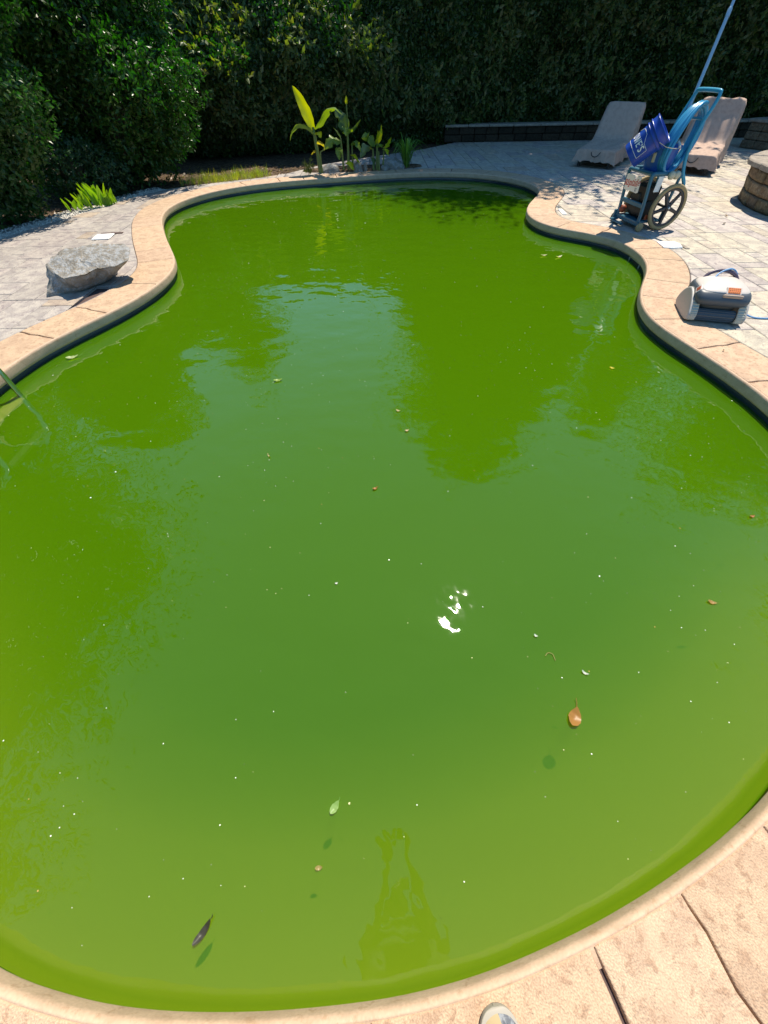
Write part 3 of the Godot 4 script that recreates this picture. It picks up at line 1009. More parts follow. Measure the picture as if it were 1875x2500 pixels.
func make_plants() -> void:
	var lime := Color(0.52, 0.58, 0.02)
	var mid := Color(0.19, 0.30, 0.06)
	var dull := Color(0.10, 0.17, 0.07)
	# planting pocket at the pool's far edge
	var b := MB.new()
	var poly := PackedVector2Array()
	for k in 26:
		var a := TAU * k / 26
		poly.append(Vector2(-0.30 + cos(a) * 1.30 + wob.get_noise_1d(k * 60.0) * 0.12, -10.93 + sin(a) * 0.30 - cos(a) * 0.17 + wob.get_noise_1d(k * 80.0 + 9) * 0.05))
	slab(b, poly, 0.03, -0.02, 0.03)
	structure("planting_bed", "strip of bare soil between the far coping and the deck", b, M.soil)
	# tall young banana
	var o := thing("banana_plant", "tallest banana plant, one lime leaf upright, leftmost of the clump", "banana plant", Transform3D(Basis(), Vector3(-1.19, 0.0, -10.55)), "banana plants at the far edge")
	stem(o, "stem", PackedVector3Array([Vector3(0, 0, 0), Vector3(-0.015, 0.25, 0), Vector3(-0.035, 0.48, 0), Vector3(-0.05, 0.68, 0)]), 0.042, 0.026, M.stem)
	stem(o, "stem", PackedVector3Array([Vector3(0.04, 0, 0.02), Vector3(0.035, 0.2, 0.03), Vector3(0.05, 0.33, 0.04), Vector3(0.13, 0.36, 0.05)]), 0.018, 0.008, M.stem)
	broad_leaf(o, "upright_leaf", [Vector3(-0.04, 0.62, 0), Vector3(-0.10, 0.80, -0.02), Vector3(-0.22, 1.02, -0.05), Vector3(-0.37, 1.22, -0.12)], 0.21, Vector3(0.86, 0.35, 0.35), lime, M.banana_leaf, 0.35, 0.0, 2)
	broad_leaf(o, "leaf", [Vector3(-0.04, 0.64, 0), Vector3(0.08, 0.74, 0.04), Vector3(0.27, 0.93, 0.08), Vector3(0.42, 0.95, 0.12), Vector3(0.56, 0.84, 0.14)], 0.24, Vector3(-0.3, 0.25, 0.9), mid, M.banana_leaf, -0.35, 0.2, 3)
	broad_leaf(o, "leaf", [Vector3(-0.05, 0.56, 0), Vector3(-0.17, 0.65, 0.04), Vector3(-0.33, 0.68, 0.08), Vector3(-0.47, 0.60, 0.12), Vector3(-0.52, 0.50, 0.14)], 0.20, Vector3(0.2, 0.3, 0.9), mid, M.banana_leaf, -0.4, 0.2, 4)
	broad_leaf(o, "leaf", [Vector3(-0.02, 0.60, 0.02), Vector3(0.06, 0.62, 0.1), Vector3(0.10, 0.54, 0.16)], 0.13, Vector3(0.9, 0.2, -0.3), lime, M.banana_leaf, 0.3, 0.1, 5)
	broad_leaf(o, "withered_leaf", [Vector3(-0.02, 0.45, 0.02), Vector3(0.06, 0.45, 0.06), Vector3(0.13, 0.41, 0.08), Vector3(0.14, 0.35, 0.08)], 0.10, Vector3(0.1, 0.6, 0.8), Color(0.52, 0.46, 0.08), M.banana_leaf, 0.3, 0.2, 6)
	broad_leaf(o, "withered_leaf", [Vector3(-0.03, 0.34, 0.02), Vector3(-0.09, 0.35, 0.06), Vector3(-0.15, 0.29, 0.08)], 0.09, Vector3(0.1, 0.5, 0.8), Color(0.42, 0.36, 0.10), M.banana_leaf, 0.3, 0.2, 7)
	# middle clump
	o = thing("banana_plant", "middle banana clump with a thin furled spear and drooping torn leaves", "banana plant", Transform3D(Basis(), Vector3(-0.60, 0.0, -10.68)), "banana plants at the far edge")
	for s in [[0.0, 0.0, 0.03, 0.66, 0.030], [-0.10, 0.03, -0.12, 0.50, 0.024], [0.09, -0.04, 0.10, 0.42, 0.022]]:
		stem(o, "stem", PackedVector3Array([Vector3(s[0], 0, s[1]), Vector3((s[0] + s[2]) / 2, s[3] * 0.5, s[1]), Vector3(s[2], s[3], s[1])]), s[4], s[4] * 0.6, M.stem)
	stem(o, "furled_spear", PackedVector3Array([Vector3(0.03, 0.64, 0), Vector3(0.04, 0.82, 0), Vector3(0.035, 0.99, 0)]), 0.012, 0.009, M.stem)
	broad_leaf(o, "leaf", [Vector3(0.035, 0.96, 0), Vector3(0.04, 1.02, 0.01), Vector3(0.045, 1.08, 0.01)], 0.05, Vector3(1, 0, 0.3), lime, M.banana_leaf, 0.4, 0.0, 8)
	var k := 10
	for d in [[Vector3(0.03, 0.62, 0), Vector3(-0.10, 0.78, 0.05), Vector3(-0.22, 0.92, 0.05), 0.20, dull], [Vector3(0.03, 0.60, 0), Vector3(0.16, 0.66, -0.05), Vector3(0.30, 0.76, -0.08), 0.15, dull], [Vector3(0.03, 0.58, 0), Vector3(0.02, 0.66, 0.14), Vector3(0.0, 0.55, 0.22), 0.18, mid],
			[Vector3(-0.12, 0.46, 0.03), Vector3(-0.28, 0.50, 0.08), Vector3(-0.48, 0.36, 0.14), 0.15, mid], [Vector3(0.1, 0.40, -0.04), Vector3(0.20, 0.48, 0.03), Vector3(0.30, 0.30, 0.10), 0.21, mid], [Vector3(-0.1, 0.34, 0.05), Vector3(-0.16, 0.34, 0.14), Vector3(-0.17, 0.20, 0.2), 0.13, mid],
			[Vector3(0.05, 0.26, 0.04), Vector3(0.16, 0.28, 0.10), Vector3(0.25, 0.14, 0.14), 0.13, lime], [Vector3(0.0, 0.14, 0.08), Vector3(0.06, 0.18, 0.18), Vector3(0.12, 0.05, 0.26), 0.18, lime], [Vector3(-0.12, 0.5, 0.03), Vector3(-0.20, 0.60, 0.02), Vector3(-0.26, 0.66, 0.0), 0.09, dull]]:
		k += 1
		var out: Vector3 = d[2] - d[0]
		broad_leaf(o, "leaf", [d[0], d[1], d[2]], d[3] * 1.25, Vector3(-out.z - 0.2, 0.15, out.x + 0.35).normalized(), d[4], M.banana_leaf, -0.3, 0.25, k)
	# short clump
	o = thing("banana_plant", "short banana clump with yellow-green leaves, beside the strap-leaved plant", "banana plant", Transform3D(Basis(), Vector3(0.0, 0.0, -10.72)), "banana plants at the far edge")
	for s in [[0.0, 0.0, 0.02, 0.42, 0.030], [-0.07, 0.03, -0.07, 0.34, 0.024], [0.13, -0.02, 0.16, 0.36, 0.020], [0.05, 0.05, 0.05, 0.3, 0.02]]:
		stem(o, "stem", PackedVector3Array([Vector3(s[0], 0, s[1]), Vector3((s[0] + s[2]) / 2, s[3] * 0.5, s[1]), Vector3(s[2], s[3], s[1])]), s[4], s[4] * 0.6, M.stem)
	for d in [[Vector3(0.02, 0.40, 0), Vector3(0.07, 0.54, 0.0), Vector3(0.11, 0.68, -0.03), 0.15, lime], [Vector3(-0.02, 0.40, 0), Vector3(0.02, 0.50, -0.02), Vector3(0.04, 0.60, -0.05), 0.12, lime], [Vector3(-0.06, 0.33, 0.03), Vector3(-0.18, 0.40, 0.10), Vector3(-0.34, 0.22, 0.16), 0.15, Color(0.2, 0.27, 0.13)],
			[Vector3(-0.04, 0.36, 0), Vector3(-0.16, 0.52, 0.0), Vector3(-0.30, 0.50, 0.05), 0.15, mid], [Vector3(0.15, 0.34, -0.02), Vector3(0.24, 0.42, 0.0), Vector3(0.31, 0.50, -0.02), 0.15, lime], [Vector3(0.15, 0.32, 0.0), Vector3(0.22, 0.34, 0.08), Vector3(0.24, 0.24, 0.14), 0.13, lime],
			[Vector3(0.03, 0.36, 0.02), Vector3(0.08, 0.42, 0.10), Vector3(0.12, 0.36, 0.16), 0.13, mid], [Vector3(-0.04, 0.20, 0.05), Vector3(-0.06, 0.20, 0.14), Vector3(-0.05, 0.08, 0.2), 0.12, dull]]:
		k += 1
		var out: Vector3 = d[2] - d[0]
		broad_leaf(o, "leaf", [d[0], d[1], d[2]], d[3] * 1.25, Vector3(-out.z - 0.2, 0.15, out.x + 0.35).normalized(), d[4], M.banana_leaf, -0.25, 0.2, k)
	# strap-leaved clump
	o = thing("strap_leaf_plant", "grassy clump of arching strap leaves, right end of the planting", "plant", Transform3D(Basis(), Vector3(0.64, 0.0, -10.92)))
	for i in 56:
		var a := TAU * i / 56.0 * 5.0 + rng.randf()
		var l := rng.randf_range(0.35, 0.66)
		var lean := rng.randf_range(0.12, 0.62)
		var d := Vector3(cos(a), 0, sin(a))
		var base := d * rng.randf_range(0.01, 0.07)
		var t := green(Color(0.15, 0.30, 0.045), 0.35, 0.15)
		broad_leaf(o, "leaf", [base, base + d * l * lean * 0.4 + Vector3.UP * l * 0.55, base + d * l * lean * 0.95 + Vector3.UP * l * (0.95 - lean * 0.45), base + d * l * lean * 1.5 + Vector3.UP * l * (1.0 - lean * 0.95)], 0.026, Vector3(-d.z, 0, d.x), t, M.blade, 0.3, 0.0, 100 + i)
	# stones in the bed
	var rocks := [[Vector3(-0.97, 0, -10.62), Vector3(0.20, 0.12, 0.14), "pale rounded stone between the tall and the middle banana plants"], [Vector3(-0.40, 0, -10.62), Vector3(0.09, 0.15, 0.08), "upright pointed pale stone right of the middle banana clump"], [Vector3(-0.24, 0, -10.66), Vector3(0.05, 0.11, 0.05), "small narrow stone left of the short banana clump"], [Vector3(0.36, 0, -10.90), Vector3(0.25, 0.16, 0.15), "largest grey stone, left of the strap-leaved plant"], [Vector3(0.17, 0, -10.72), Vector3(0.10, 0.08, 0.08), "small pale stone at the foot of the short banana clump"]]
	for i in rocks.size():
		var rb := MB.new()
		var rows := []
		for y in 9:
			var ring := PackedVector3Array()
			for j in 16:
				var th := PI * (0.02 + 0.62 * y / 8.0)
				var d := Vector3(sin(th) * cos(TAU * j / 16), cos(th), sin(th) * sin(TAU * j / 16))
				var n := 1.0 + wob.get_noise_3d(d.x * 60 + i * 50, d.y * 60, d.z * 60) * 0.35
				ring.append(Vector3(d.x * rocks[i][1].x, d.y * rocks[i][1].y, d.z * rocks[i][1].z) * n + Vector3(0, 0.02, 0))
			rows.append(ring)
		rb.grid(rows, false, true)
		rb.fan(rows[0], rows[0][0].lerp(rows[0][8], 0.5), true)
		var ro := obj("stone", rb, M.boulder)
		ro.position = rocks[i][0]
		tag(ro, rocks[i][2], "stone", "stones among the banana plants")
	# weed, canna, grass
	o = thing("weed", "small feathery weed at the foot of the tallest banana", "weed", Transform3D(Basis(), Vector3(-1.40, 0.0, -10.36)))
	scatter("leaves", cluster(9, 0.07, 0.016, 0.9, 0.1, 0.03, 508), range(22).map(func(i): return aim(Vector3(rng.randf_range(-0.09, 0.09), rng.randf_range(0.02, 0.2), rng.randf_range(-0.05, 0.05)), Vector3(rng.randf_range(-0.5, 0.5), 1, rng.randf_range(-0.5, 0.5)), 1.0)), range(22).map(func(i): return green(Color(0.22, 0.24, 0.06))), o).material_override = M.blade
	o = thing("broad_leaf_plant", "bright green upright broad-leaved plant at the gravel's edge", "plant", Transform3D(Basis(), Vector3(-4.72, 0.0, -8.02)))
	for i in 44:
		var p := Vector3(rng.randf_range(-0.30, 0.26), 0, rng.randf_range(-0.14, 0.14))
		p.z -= p.x * 0.65
		var h := rng.randf_range(0.11, 0.21) + (0.11 if absf(p.x) < 0.12 else 0.0)
		var d := Vector3(rng.randf_range(-0.5, 0.5), 0, rng.randf_range(-0.3, 0.4)) * h
		var narrow := i % 3 == 0
		broad_leaf(o, "leaf", [p, p + d * 0.3 + Vector3.UP * h * 0.5, p + d + Vector3.UP * h], 0.03 if narrow else rng.randf_range(0.06, 0.10), Vector3(1, 0, rng.randf_range(-0.7, 0.7)), green(Color(0.25, 0.44, 0.03), 0.3, 0.1), M.banana_leaf, 0.2, 0.0, 300 + i)
	var blade := MB.new()
	for i in 5:
		var a := i * 1.3
		leaf(blade, Vector3(cos(a), 0, sin(a)) * 0.012, Vector3(cos(a) * 0.3, 1, sin(a) * 0.3).normalized(), Vector3(cos(a), 0.2, sin(a)), 0.16 + 0.03 * (i % 3), 0.008, 0.1, 0.2)
	var where := []
	var tints := []
	for i in 210:
		var t := rng.randf()
		var p := Vector3(-3.72, -0.03, -9.72).lerp(Vector3(-2.35, -0.03, -10.42), t) + Vector3(rng.randfn(0, 0.10), 0, rng.randfn(0, 0.13) - 0.03)
		where.append(aim(p, Vector3(rng.randf_range(-0.6, 0.6), 1, rng.randf_range(-0.6, 0.6)), rng.randf_range(0.35, 1.1)))
		tints.append(green(Color(0.50, 0.50, 0.07), 0.35, 0.2))
	var gr := scatter("grass", blade.mesh(), where, tints)
	gr.material_override = M.blade
	tag(gr, "strip of bright yellow-green grass beside the deck at the far left", "grass", "", "stuff")
	# white gravel along the left rim of the deck
	var peb := MB.new()
	var rows := []
	for y in 5:
		var ring := PackedVector3Array()
		for j in 7:
			var th := PI * (0.05 + 0.9 * y / 4.0)
			var n := 1.0 + 0.3 * sin(j * 2.7 + y * 1.9)
			ring.append(Vector3(sin(th) * cos(TAU * j / 7), cos(th) * 0.6, sin(th) * sin(TAU * j / 7)) * n)
		rows.append(ring)
	peb.grid(rows, false, true)
	where = []
	tints = []
	var edge := deck_edge()
	for i in 9000:
		var f := rng.randf() * 9.0 + 1.0
		var a := edge[int(f)]
		var c := edge[int(f) + 1]
		var side := (c - a).normalized().orthogonal()
		if Geometry2D.is_point_in_polygon((a + c) / 2 + side * 0.1, edge): side = -side
		var w := pow(rng.randf(), 1.4) * 0.5
		var p := a.lerp(c, f - int(f)) + side * w
		where.append(aim(Vector3(p.x, -0.038 + rng.randf() * 0.018, p.y), Vector3(rng.randf_range(-0.6, 0.6), 1, rng.randf_range(-0.6, 0.6)), rng.randf_range(0.007, 0.019)))
		var g := rng.randf_range(0.35, 0.72) * (1.0 if w < 0.32 or rng.randf() < 0.4 else 0.3)
		tints.append(Color(g, g * 0.95, g * 0.86))
	gr = scatter("gravel", peb.mesh(), where, tints)
	gr.material_override = M.pebble
	tag(gr, "white gravel strip along the left rim of the deck", "gravel", "", "stuff")
	# dry fallen leaves in the soil under the bushes
	var dry := MB.new()
	leaf(dry, Vector3(-0.5, 0, 0), Vector3.RIGHT, Vector3.UP, 1.0, 0.5, -0.2, -0.15)
	where = []
	tints = []
	for i in 2600:
		var p := Vector3(rng.randf_range(-6.6, -1.0), -0.035, rng.randf_range(-12.0, -5.5))
		if Geometry2D.is_point_in_polygon(Vector2(p.x, p.z), edge): continue
		where.append(aim(p, Vector3(rng.randf_range(-0.4, 0.4), 1, rng.randf_range(-0.4, 0.4)), rng.randf_range(0.04, 0.09)))
		tints.append(green(Color(0.20, 0.13, 0.07), 0.4))
	gr = scatter("leaf_litter", dry.mesh(), where, tints)
	gr.material_override = M.leaf_pale
	tag(gr, "dry fallen leaves on the soil under the bushes", "leaf litter", "", "stuff")

# ---------------------------------------------------------------- things
func smooth_path(pts: Array, n: int, closed := false) -> PackedVector3Array:
	var r := PackedVector3Array()
	var m := pts.size()
	var spans := m if closed else m - 1
	for i in spans:
		var a: Vector3 = pts[(i - 1 + m) % m] if closed else pts[maxi(i - 1, 0)]
		var b: Vector3 = pts[i]
		var c: Vector3 = pts[(i + 1) % m]
		var d: Vector3 = pts[(i + 2) % m] if closed else pts[mini(i + 2, m - 1)]
		for k in n: r.append(b.cubic_interpolate(c, a, d, k / float(n)))
	if not closed: r.append(pts[m - 1])
	return r

func ray_radius(poly: Array, c: Vector2, dir: Vector2) -> Array:   # distance to the outline and its height there
	var best := [0.3, 0.1]
	for i in poly.size():
		var a: Vector3 = poly[i]
		var b: Vector3 = poly[(i + 1) % poly.size()]
		var p := Vector2(a.x, a.z) - c
		var e := Vector2(b.x, b.z) - Vector2(a.x, a.z)
		var den := dir.cross(e)
		if absf(den) < 1e-9: continue
		var t := p.cross(e) / den
		var u := p.cross(dir) / den
		if t > 0 and u >= 0 and u <= 1: best = [t, lerpf(a.y, b.y, u)]
	return best

func make_boulder() -> void:
	var c := Vector2(-3.10, -4.50)
	var bottom := [Vector3(-3.41, 0, -4.17), Vector3(-3.32, 0, -4.24), Vector3(-3.11, 0, -4.33), Vector3(-3.00, 0, -4.58), Vector3(-2.96, 0.0, -4.80), Vector3(-3.06, 0, -4.95), Vector3(-3.3, 0, -4.95), Vector3(-3.50, 0, -4.75), Vector3(-3.52, 0, -4.40)]
	var top := [Vector3(-3.26, 0.18, -4.25), Vector3(-3.11, 0.17, -4.13), Vector3(-2.98, 0.17, -4.26), Vector3(-2.89, 0.175, -4.41), Vector3(-2.70, 0.185, -4.46), Vector3(-2.62, 0.20, -4.60), Vector3(-2.64, 0.25, -4.78), Vector3(-2.76, 0.27, -4.90), Vector3(-2.94, 0.28, -4.86), Vector3(-3.17, 0.285, -4.82), Vector3(-3.35, 0.27, -4.72), Vector3(-3.42, 0.25, -4.52), Vector3(-3.42, 0.22, -4.40)]
	var n := 110
	var chips := FastNoiseLite.new()
	chips.seed = 3
	chips.noise_type = FastNoiseLite.TYPE_CELLULAR
	chips.frequency = 0.055
	chips.cellular_return_type = FastNoiseLite.RETURN_DISTANCE2_SUB
	var rows := []
	for k in 22:
		var ring := PackedVector3Array()
		for j in n:
			var a := TAU * j / n
			var d := Vector2(cos(a), sin(a))
			var rb := ray_radius(bottom, c, d)
			var rt := ray_radius(top, c, d)
			var rad: float
			var y: float
			if k <= 12:
				var t := k / 12.0
				rad = lerpf(rb[0], rt[0], pow(t, 0.8)) + sin(PI * t) * 0.018
				y = lerpf(0.0, rt[1], t)
			else:
				var t := (k - 12) / 9.0
				rad = rt[0] * (1.0 - t)
				y = lerpf(rt[1], 0.235, t * t) + sin(PI * t) * 0.012
			var p := Vector3(c.x + d.x * rad, y, c.y + d.y * rad)
			var chip := chips.get_noise_3d(p.x * 100, p.y * 170, p.z * 100)
			if k > 2: p += (Vector3(d.x, 0, d.y) if k <= 12 else Vector3(0, 0.5, 0)) * chip * 0.028
			var w := wob.get_noise_3d(p.x * 260, p.y * 500, p.z * 260) * 0.020 + wob.get_noise_3d(p.x * 900, p.y * 1200, p.z * 900) * 0.009
			if k <= 12:
				p += Vector3(d.x, 0.0, d.y) * w * minf(1.0, k / 2.0 + 0.3)
				p.y = maxf(p.y, 0.001)
			if k >= 11: p.y += w * 0.8
			ring.append(p)
		rows.append(ring)
	var b := MB.new()
	b.grid(rows, false, true, true)
	var o := obj("boulder", b, M.boulder)
	tag(o, "flat-topped grey boulder resting on the deck at the left", "boulder")

func plate(at: Transform3D, size: Vector3, b: MB = null, bevel := 0.004) -> MB:
	if b == null: b = MB.new()
	b.box(at, size, bevel)
	return b

func turn_y(a: float, at: Vector3) -> Transform3D:
	return Transform3D(Basis(Vector3.UP, a), at)

func make_pool_fittings() -> void:
	# skimmer lids let into the deck
	var o := thing("access_plate", "white square lid in the deck behind the boulder", "lid", turn_y(0.12, Vector3(-3.79, 0.003, -6.25)), "white lids in the deck")
	obj("lid", plate(Transform3D(Basis(), Vector3(0, 0.004, 0.01)), Vector3(0.23, 0.012, 0.24)), M.lid_white, o)
	obj("recess", plate(Transform3D(Basis(), Vector3(0.06, 0.001, -0.155)), Vector3(0.30, 0.006, 0.07), null, 0.002), M.joint, o)
	o = thing("access_plate", "white cracked lid in the coping below the blue cart's shadow", "lid", turn_y(-0.1, Vector3(3.60, 0.003, -5.39)), "white lids in the deck")
	var poly := PackedVector2Array([Vector2(-0.12, -0.12), Vector2(0.09, -0.12), Vector2(0.12, -0.03), Vector2(0.10, 0.10), Vector2(-0.02, 0.12), Vector2(-0.12, 0.11)])
	var b := MB.new()
	slab(b, poly, 0.011, -0.003, 0.004)
	obj("lid", b, M.lid_white, o)
	obj("lid_edge", plate(turn_y(0.1, Vector3(0.14, 0.003, 0.05)), Vector3(0.05, 0.008, 0.17), null, 0.002), M.cap_stone, o)
	o = thing("drain_strip", "short pale drain strip let into the deck beside the right coping bend", "drain cover", turn_y(-0.08, Vector3(2.80, 0.004, -7.05)))
	obj("cover", plate(Transform3D.IDENTITY, Vector3(0.06, 0.010, 0.30), null, 0.003), M.lid_white, o)
	# the skimmer's mouth in the wall below its lid
	var q := lip_at(lip_nearest(Vector2(3.11, -5.2)))
	var n: Vector2 = q[1]
	var at := Transform3D(Basis(Vector3(n.y, 0, -n.x), Vector3.UP, Vector3(n.x, 0, n.y)), Vector3(q[0].x + n.x * 0.03, -0.145, q[0].y + n.y * 0.03))
	o = thing("skimmer_mouth", "pale framed skimmer opening in the pool wall under the cracked lid", "skimmer", at)
	b = MB.new()
	plate(Transform3D(Basis(), Vector3(0, 0.055, -0.008)), Vector3(0.30, 0.014, 0.02), b)
	plate(Transform3D(Basis(), Vector3(-0.143, -0.02, -0.008)), Vector3(0.014, 0.136, 0.02), b)
	plate(Transform3D(Basis(), Vector3(0.143, -0.02, -0.008)), Vector3(0.014, 0.136, 0.02), b)
	obj("frame", b, M.trim, o)
	obj("throat", plate(Transform3D(Basis(), Vector3(0, -0.02, 0.004)), Vector3(0.272, 0.136, 0.012), null, 0.002), M.black, o)
	# ladder at the left
	o = thing("pool_ladder", "steel pool ladder with an algae-yellow tread at the left edge", "ladder", Transform3D(Basis(), Vector3(-2.83, 0, -2.60)))
	for z in [0.0, 0.52]:
		b = MB.new()
		b.tube(smooth_path([Vector3(0, -1.2, z), Vector3(0, -0.6, z), Vector3(0, -0.1, z), Vector3(0, 0.07, z), Vector3(-0.025, 0.17, z), Vector3(-0.09, 0.26, z), Vector3(-0.19, 0.33, z), Vector3(-0.32, 0.36, z), Vector3(-0.45, 0.33, z), Vector3(-0.56, 0.22, z), Vector3(-0.60, 0.1, z), Vector3(-0.61, -0.02, z)], 6), 0.019, 14)
		obj("rail", b, M.steel, o)
	obj("tread", plate(Transform3D(Basis(Vector3.BACK, -0.10), Vector3(-0.01, -0.146, 0.26)), Vector3(0.09, 0.022, 0.485), null, 0.006), M.tread, o)
	obj("tread", plate(Transform3D(Basis(), Vector3(-0.01, -0.42, 0.26)), Vector3(0.09, 0.03, 0.485), null, 0.006), M.white, o)

func make_lounger(label: String, at: Vector3, yaw: float, height: float, folds: float, sd: int) -> void:
	# local: x across, z from the foot end (0) backwards (-)
	var o := thing("covered_lounger", label, "sun lounger", turn_y(yaw, at), "covered sun loungers on the right deck")
	var n := FastNoiseLite.new()
	n.seed = sd
	n.frequency = 0.01
	n.fractal_octaves = 3
	var half := 0.37
	var prof := [[-0.035, 0.105], [-0.020, 0.19], [-0.006, 0.265], [0.02, 0.29], [0.12, 0.30], [0.35, 0.315], [0.6, 0.33], [0.85, 0.345], [1.0, 0.36], [1.08, 0.39], [1.16, 0.48], [1.26, 0.62], [1.36, 0.75], [1.44, height - 0.03], [1.475, height], [1.52, height - 0.01], [1.56, height - 0.10], [1.62, 0.55], [1.68, 0.3], [1.72, 0.09]]
	var fine := smooth_path(prof.map(func(p): return Vector3(0, p[1], -p[0])), 4)
	var rows := []
	var nc := 41
	for i in fine.size():
		var c: Vector3 = fine[i]
		var ring := PackedVector3Array()
		for j in nc:
			var u := (j - (nc - 1) / 2.0) / ((nc - 1) / 2.0)
			var p: Vector3
			var edge := 0.52
			var s := -c.z
			if absf(u) <= edge:
				var w := u / edge
				var sag := (1.0 - w * w) * (0.025 if s < 1.05 else 0.05 * folds)
				var soft := 0.02 * pow(absf(w), 8)
				p = Vector3(half * w, c.y - soft - sag * (0.6 if s > 0.02 and s < 1.45 else 0.0), c.z)
				if s > 1.05 and s < 1.5:
					p += Vector3(0, -0.45, 0.7) * (n.get_noise_2d(w * 90 + s * 60, s * 160) * 0.07 * folds)
				elif s > 0.03:
					p.y += n.get_noise_2d(w * 130, s * 150) * 0.022
				else:
					p.z += n.get_noise_2d(w * 260, c.y * 120) * 0.03 + sin(w * 9.0 + sd) * 0.008 * (0.3 - c.y) / 0.2
					p.y += n.get_noise_2d(w * 200, 40) * 0.05 * clampf((0.28 - c.y) / 0.18, 0, 1)
			else:
				var t := (absf(u) - edge) / (1.0 - edge)
				var hem := 0.07 + n.get_noise_2d(s * 160, u * 20) * 0.05
				var y := lerpf(c.y - 0.02, minf(hem, c.y - 0.02), t)
				var flare := 0.012 + t * 0.05 + sin(s * 17.0 + sd + n.get_noise_1d(s * 120) * 4.0) * 0.022 * t * (0.6 + folds) + n.get_noise_2d(s * 220, t * 90) * 0.03 * folds
				p = Vector3(signf(u) * (half + flare), y, c.z)
			ring.append(p)
		rows.append(ring)
	var b := MB.new()
	b.grid(rows)
	obj("cover", b, M.cover, o)
	for x in [-0.30, 0.30]:
		for z in [-0.08, -1.35]:
			b = MB.new()
			b.box(Transform3D(Basis(), Vector3(x, 0.12, z)), Vector3(0.05, 0.24, 0.05), 0.006)
			obj("leg", b, M.black, o)
	b = MB.new()
	b.box(Transform3D(Basis(), Vector3(-0.30, 0.235, -0.75)), Vector3(0.04, 0.05, 1.38), 0.006)
	b.box(Transform3D(Basis(), Vector3(0.30, 0.235, -0.75)), Vector3(0.04, 0.05, 1.38), 0.006)
	b.box(Transform3D(Basis(), Vector3(0, 0.232, -0.06)), Vector3(0.55, 0.05, 0.04), 0.006)
	obj("frame", b, M.black, o)
	b = MB.new()
	b.tube(smooth_path([Vector3(-0.09, 0.245, 0.028), Vector3(-0.06, 0.20, 0.045), Vector3(0, 0.178, 0.05), Vector3(0.06, 0.20, 0.045), Vector3(0.09, 0.25, 0.028)], 5), 0.007, 6)
	obj("handle_strap", b, M.black, o)

func lettering(text: String, font_name: String, size: float, depth: float, italic := false, bold := false) -> Mesh:
	var f := SystemFont.new()
	f.font_names = PackedStringArray([font_name])
	f.font_italic = italic
	if bold: f.font_weight = 700
	var t := TextMesh.new()
	t.text = text
	t.font = f
	t.font_size = 64
	t.pixel_size = size / 64.0
	t.depth = depth
	return t

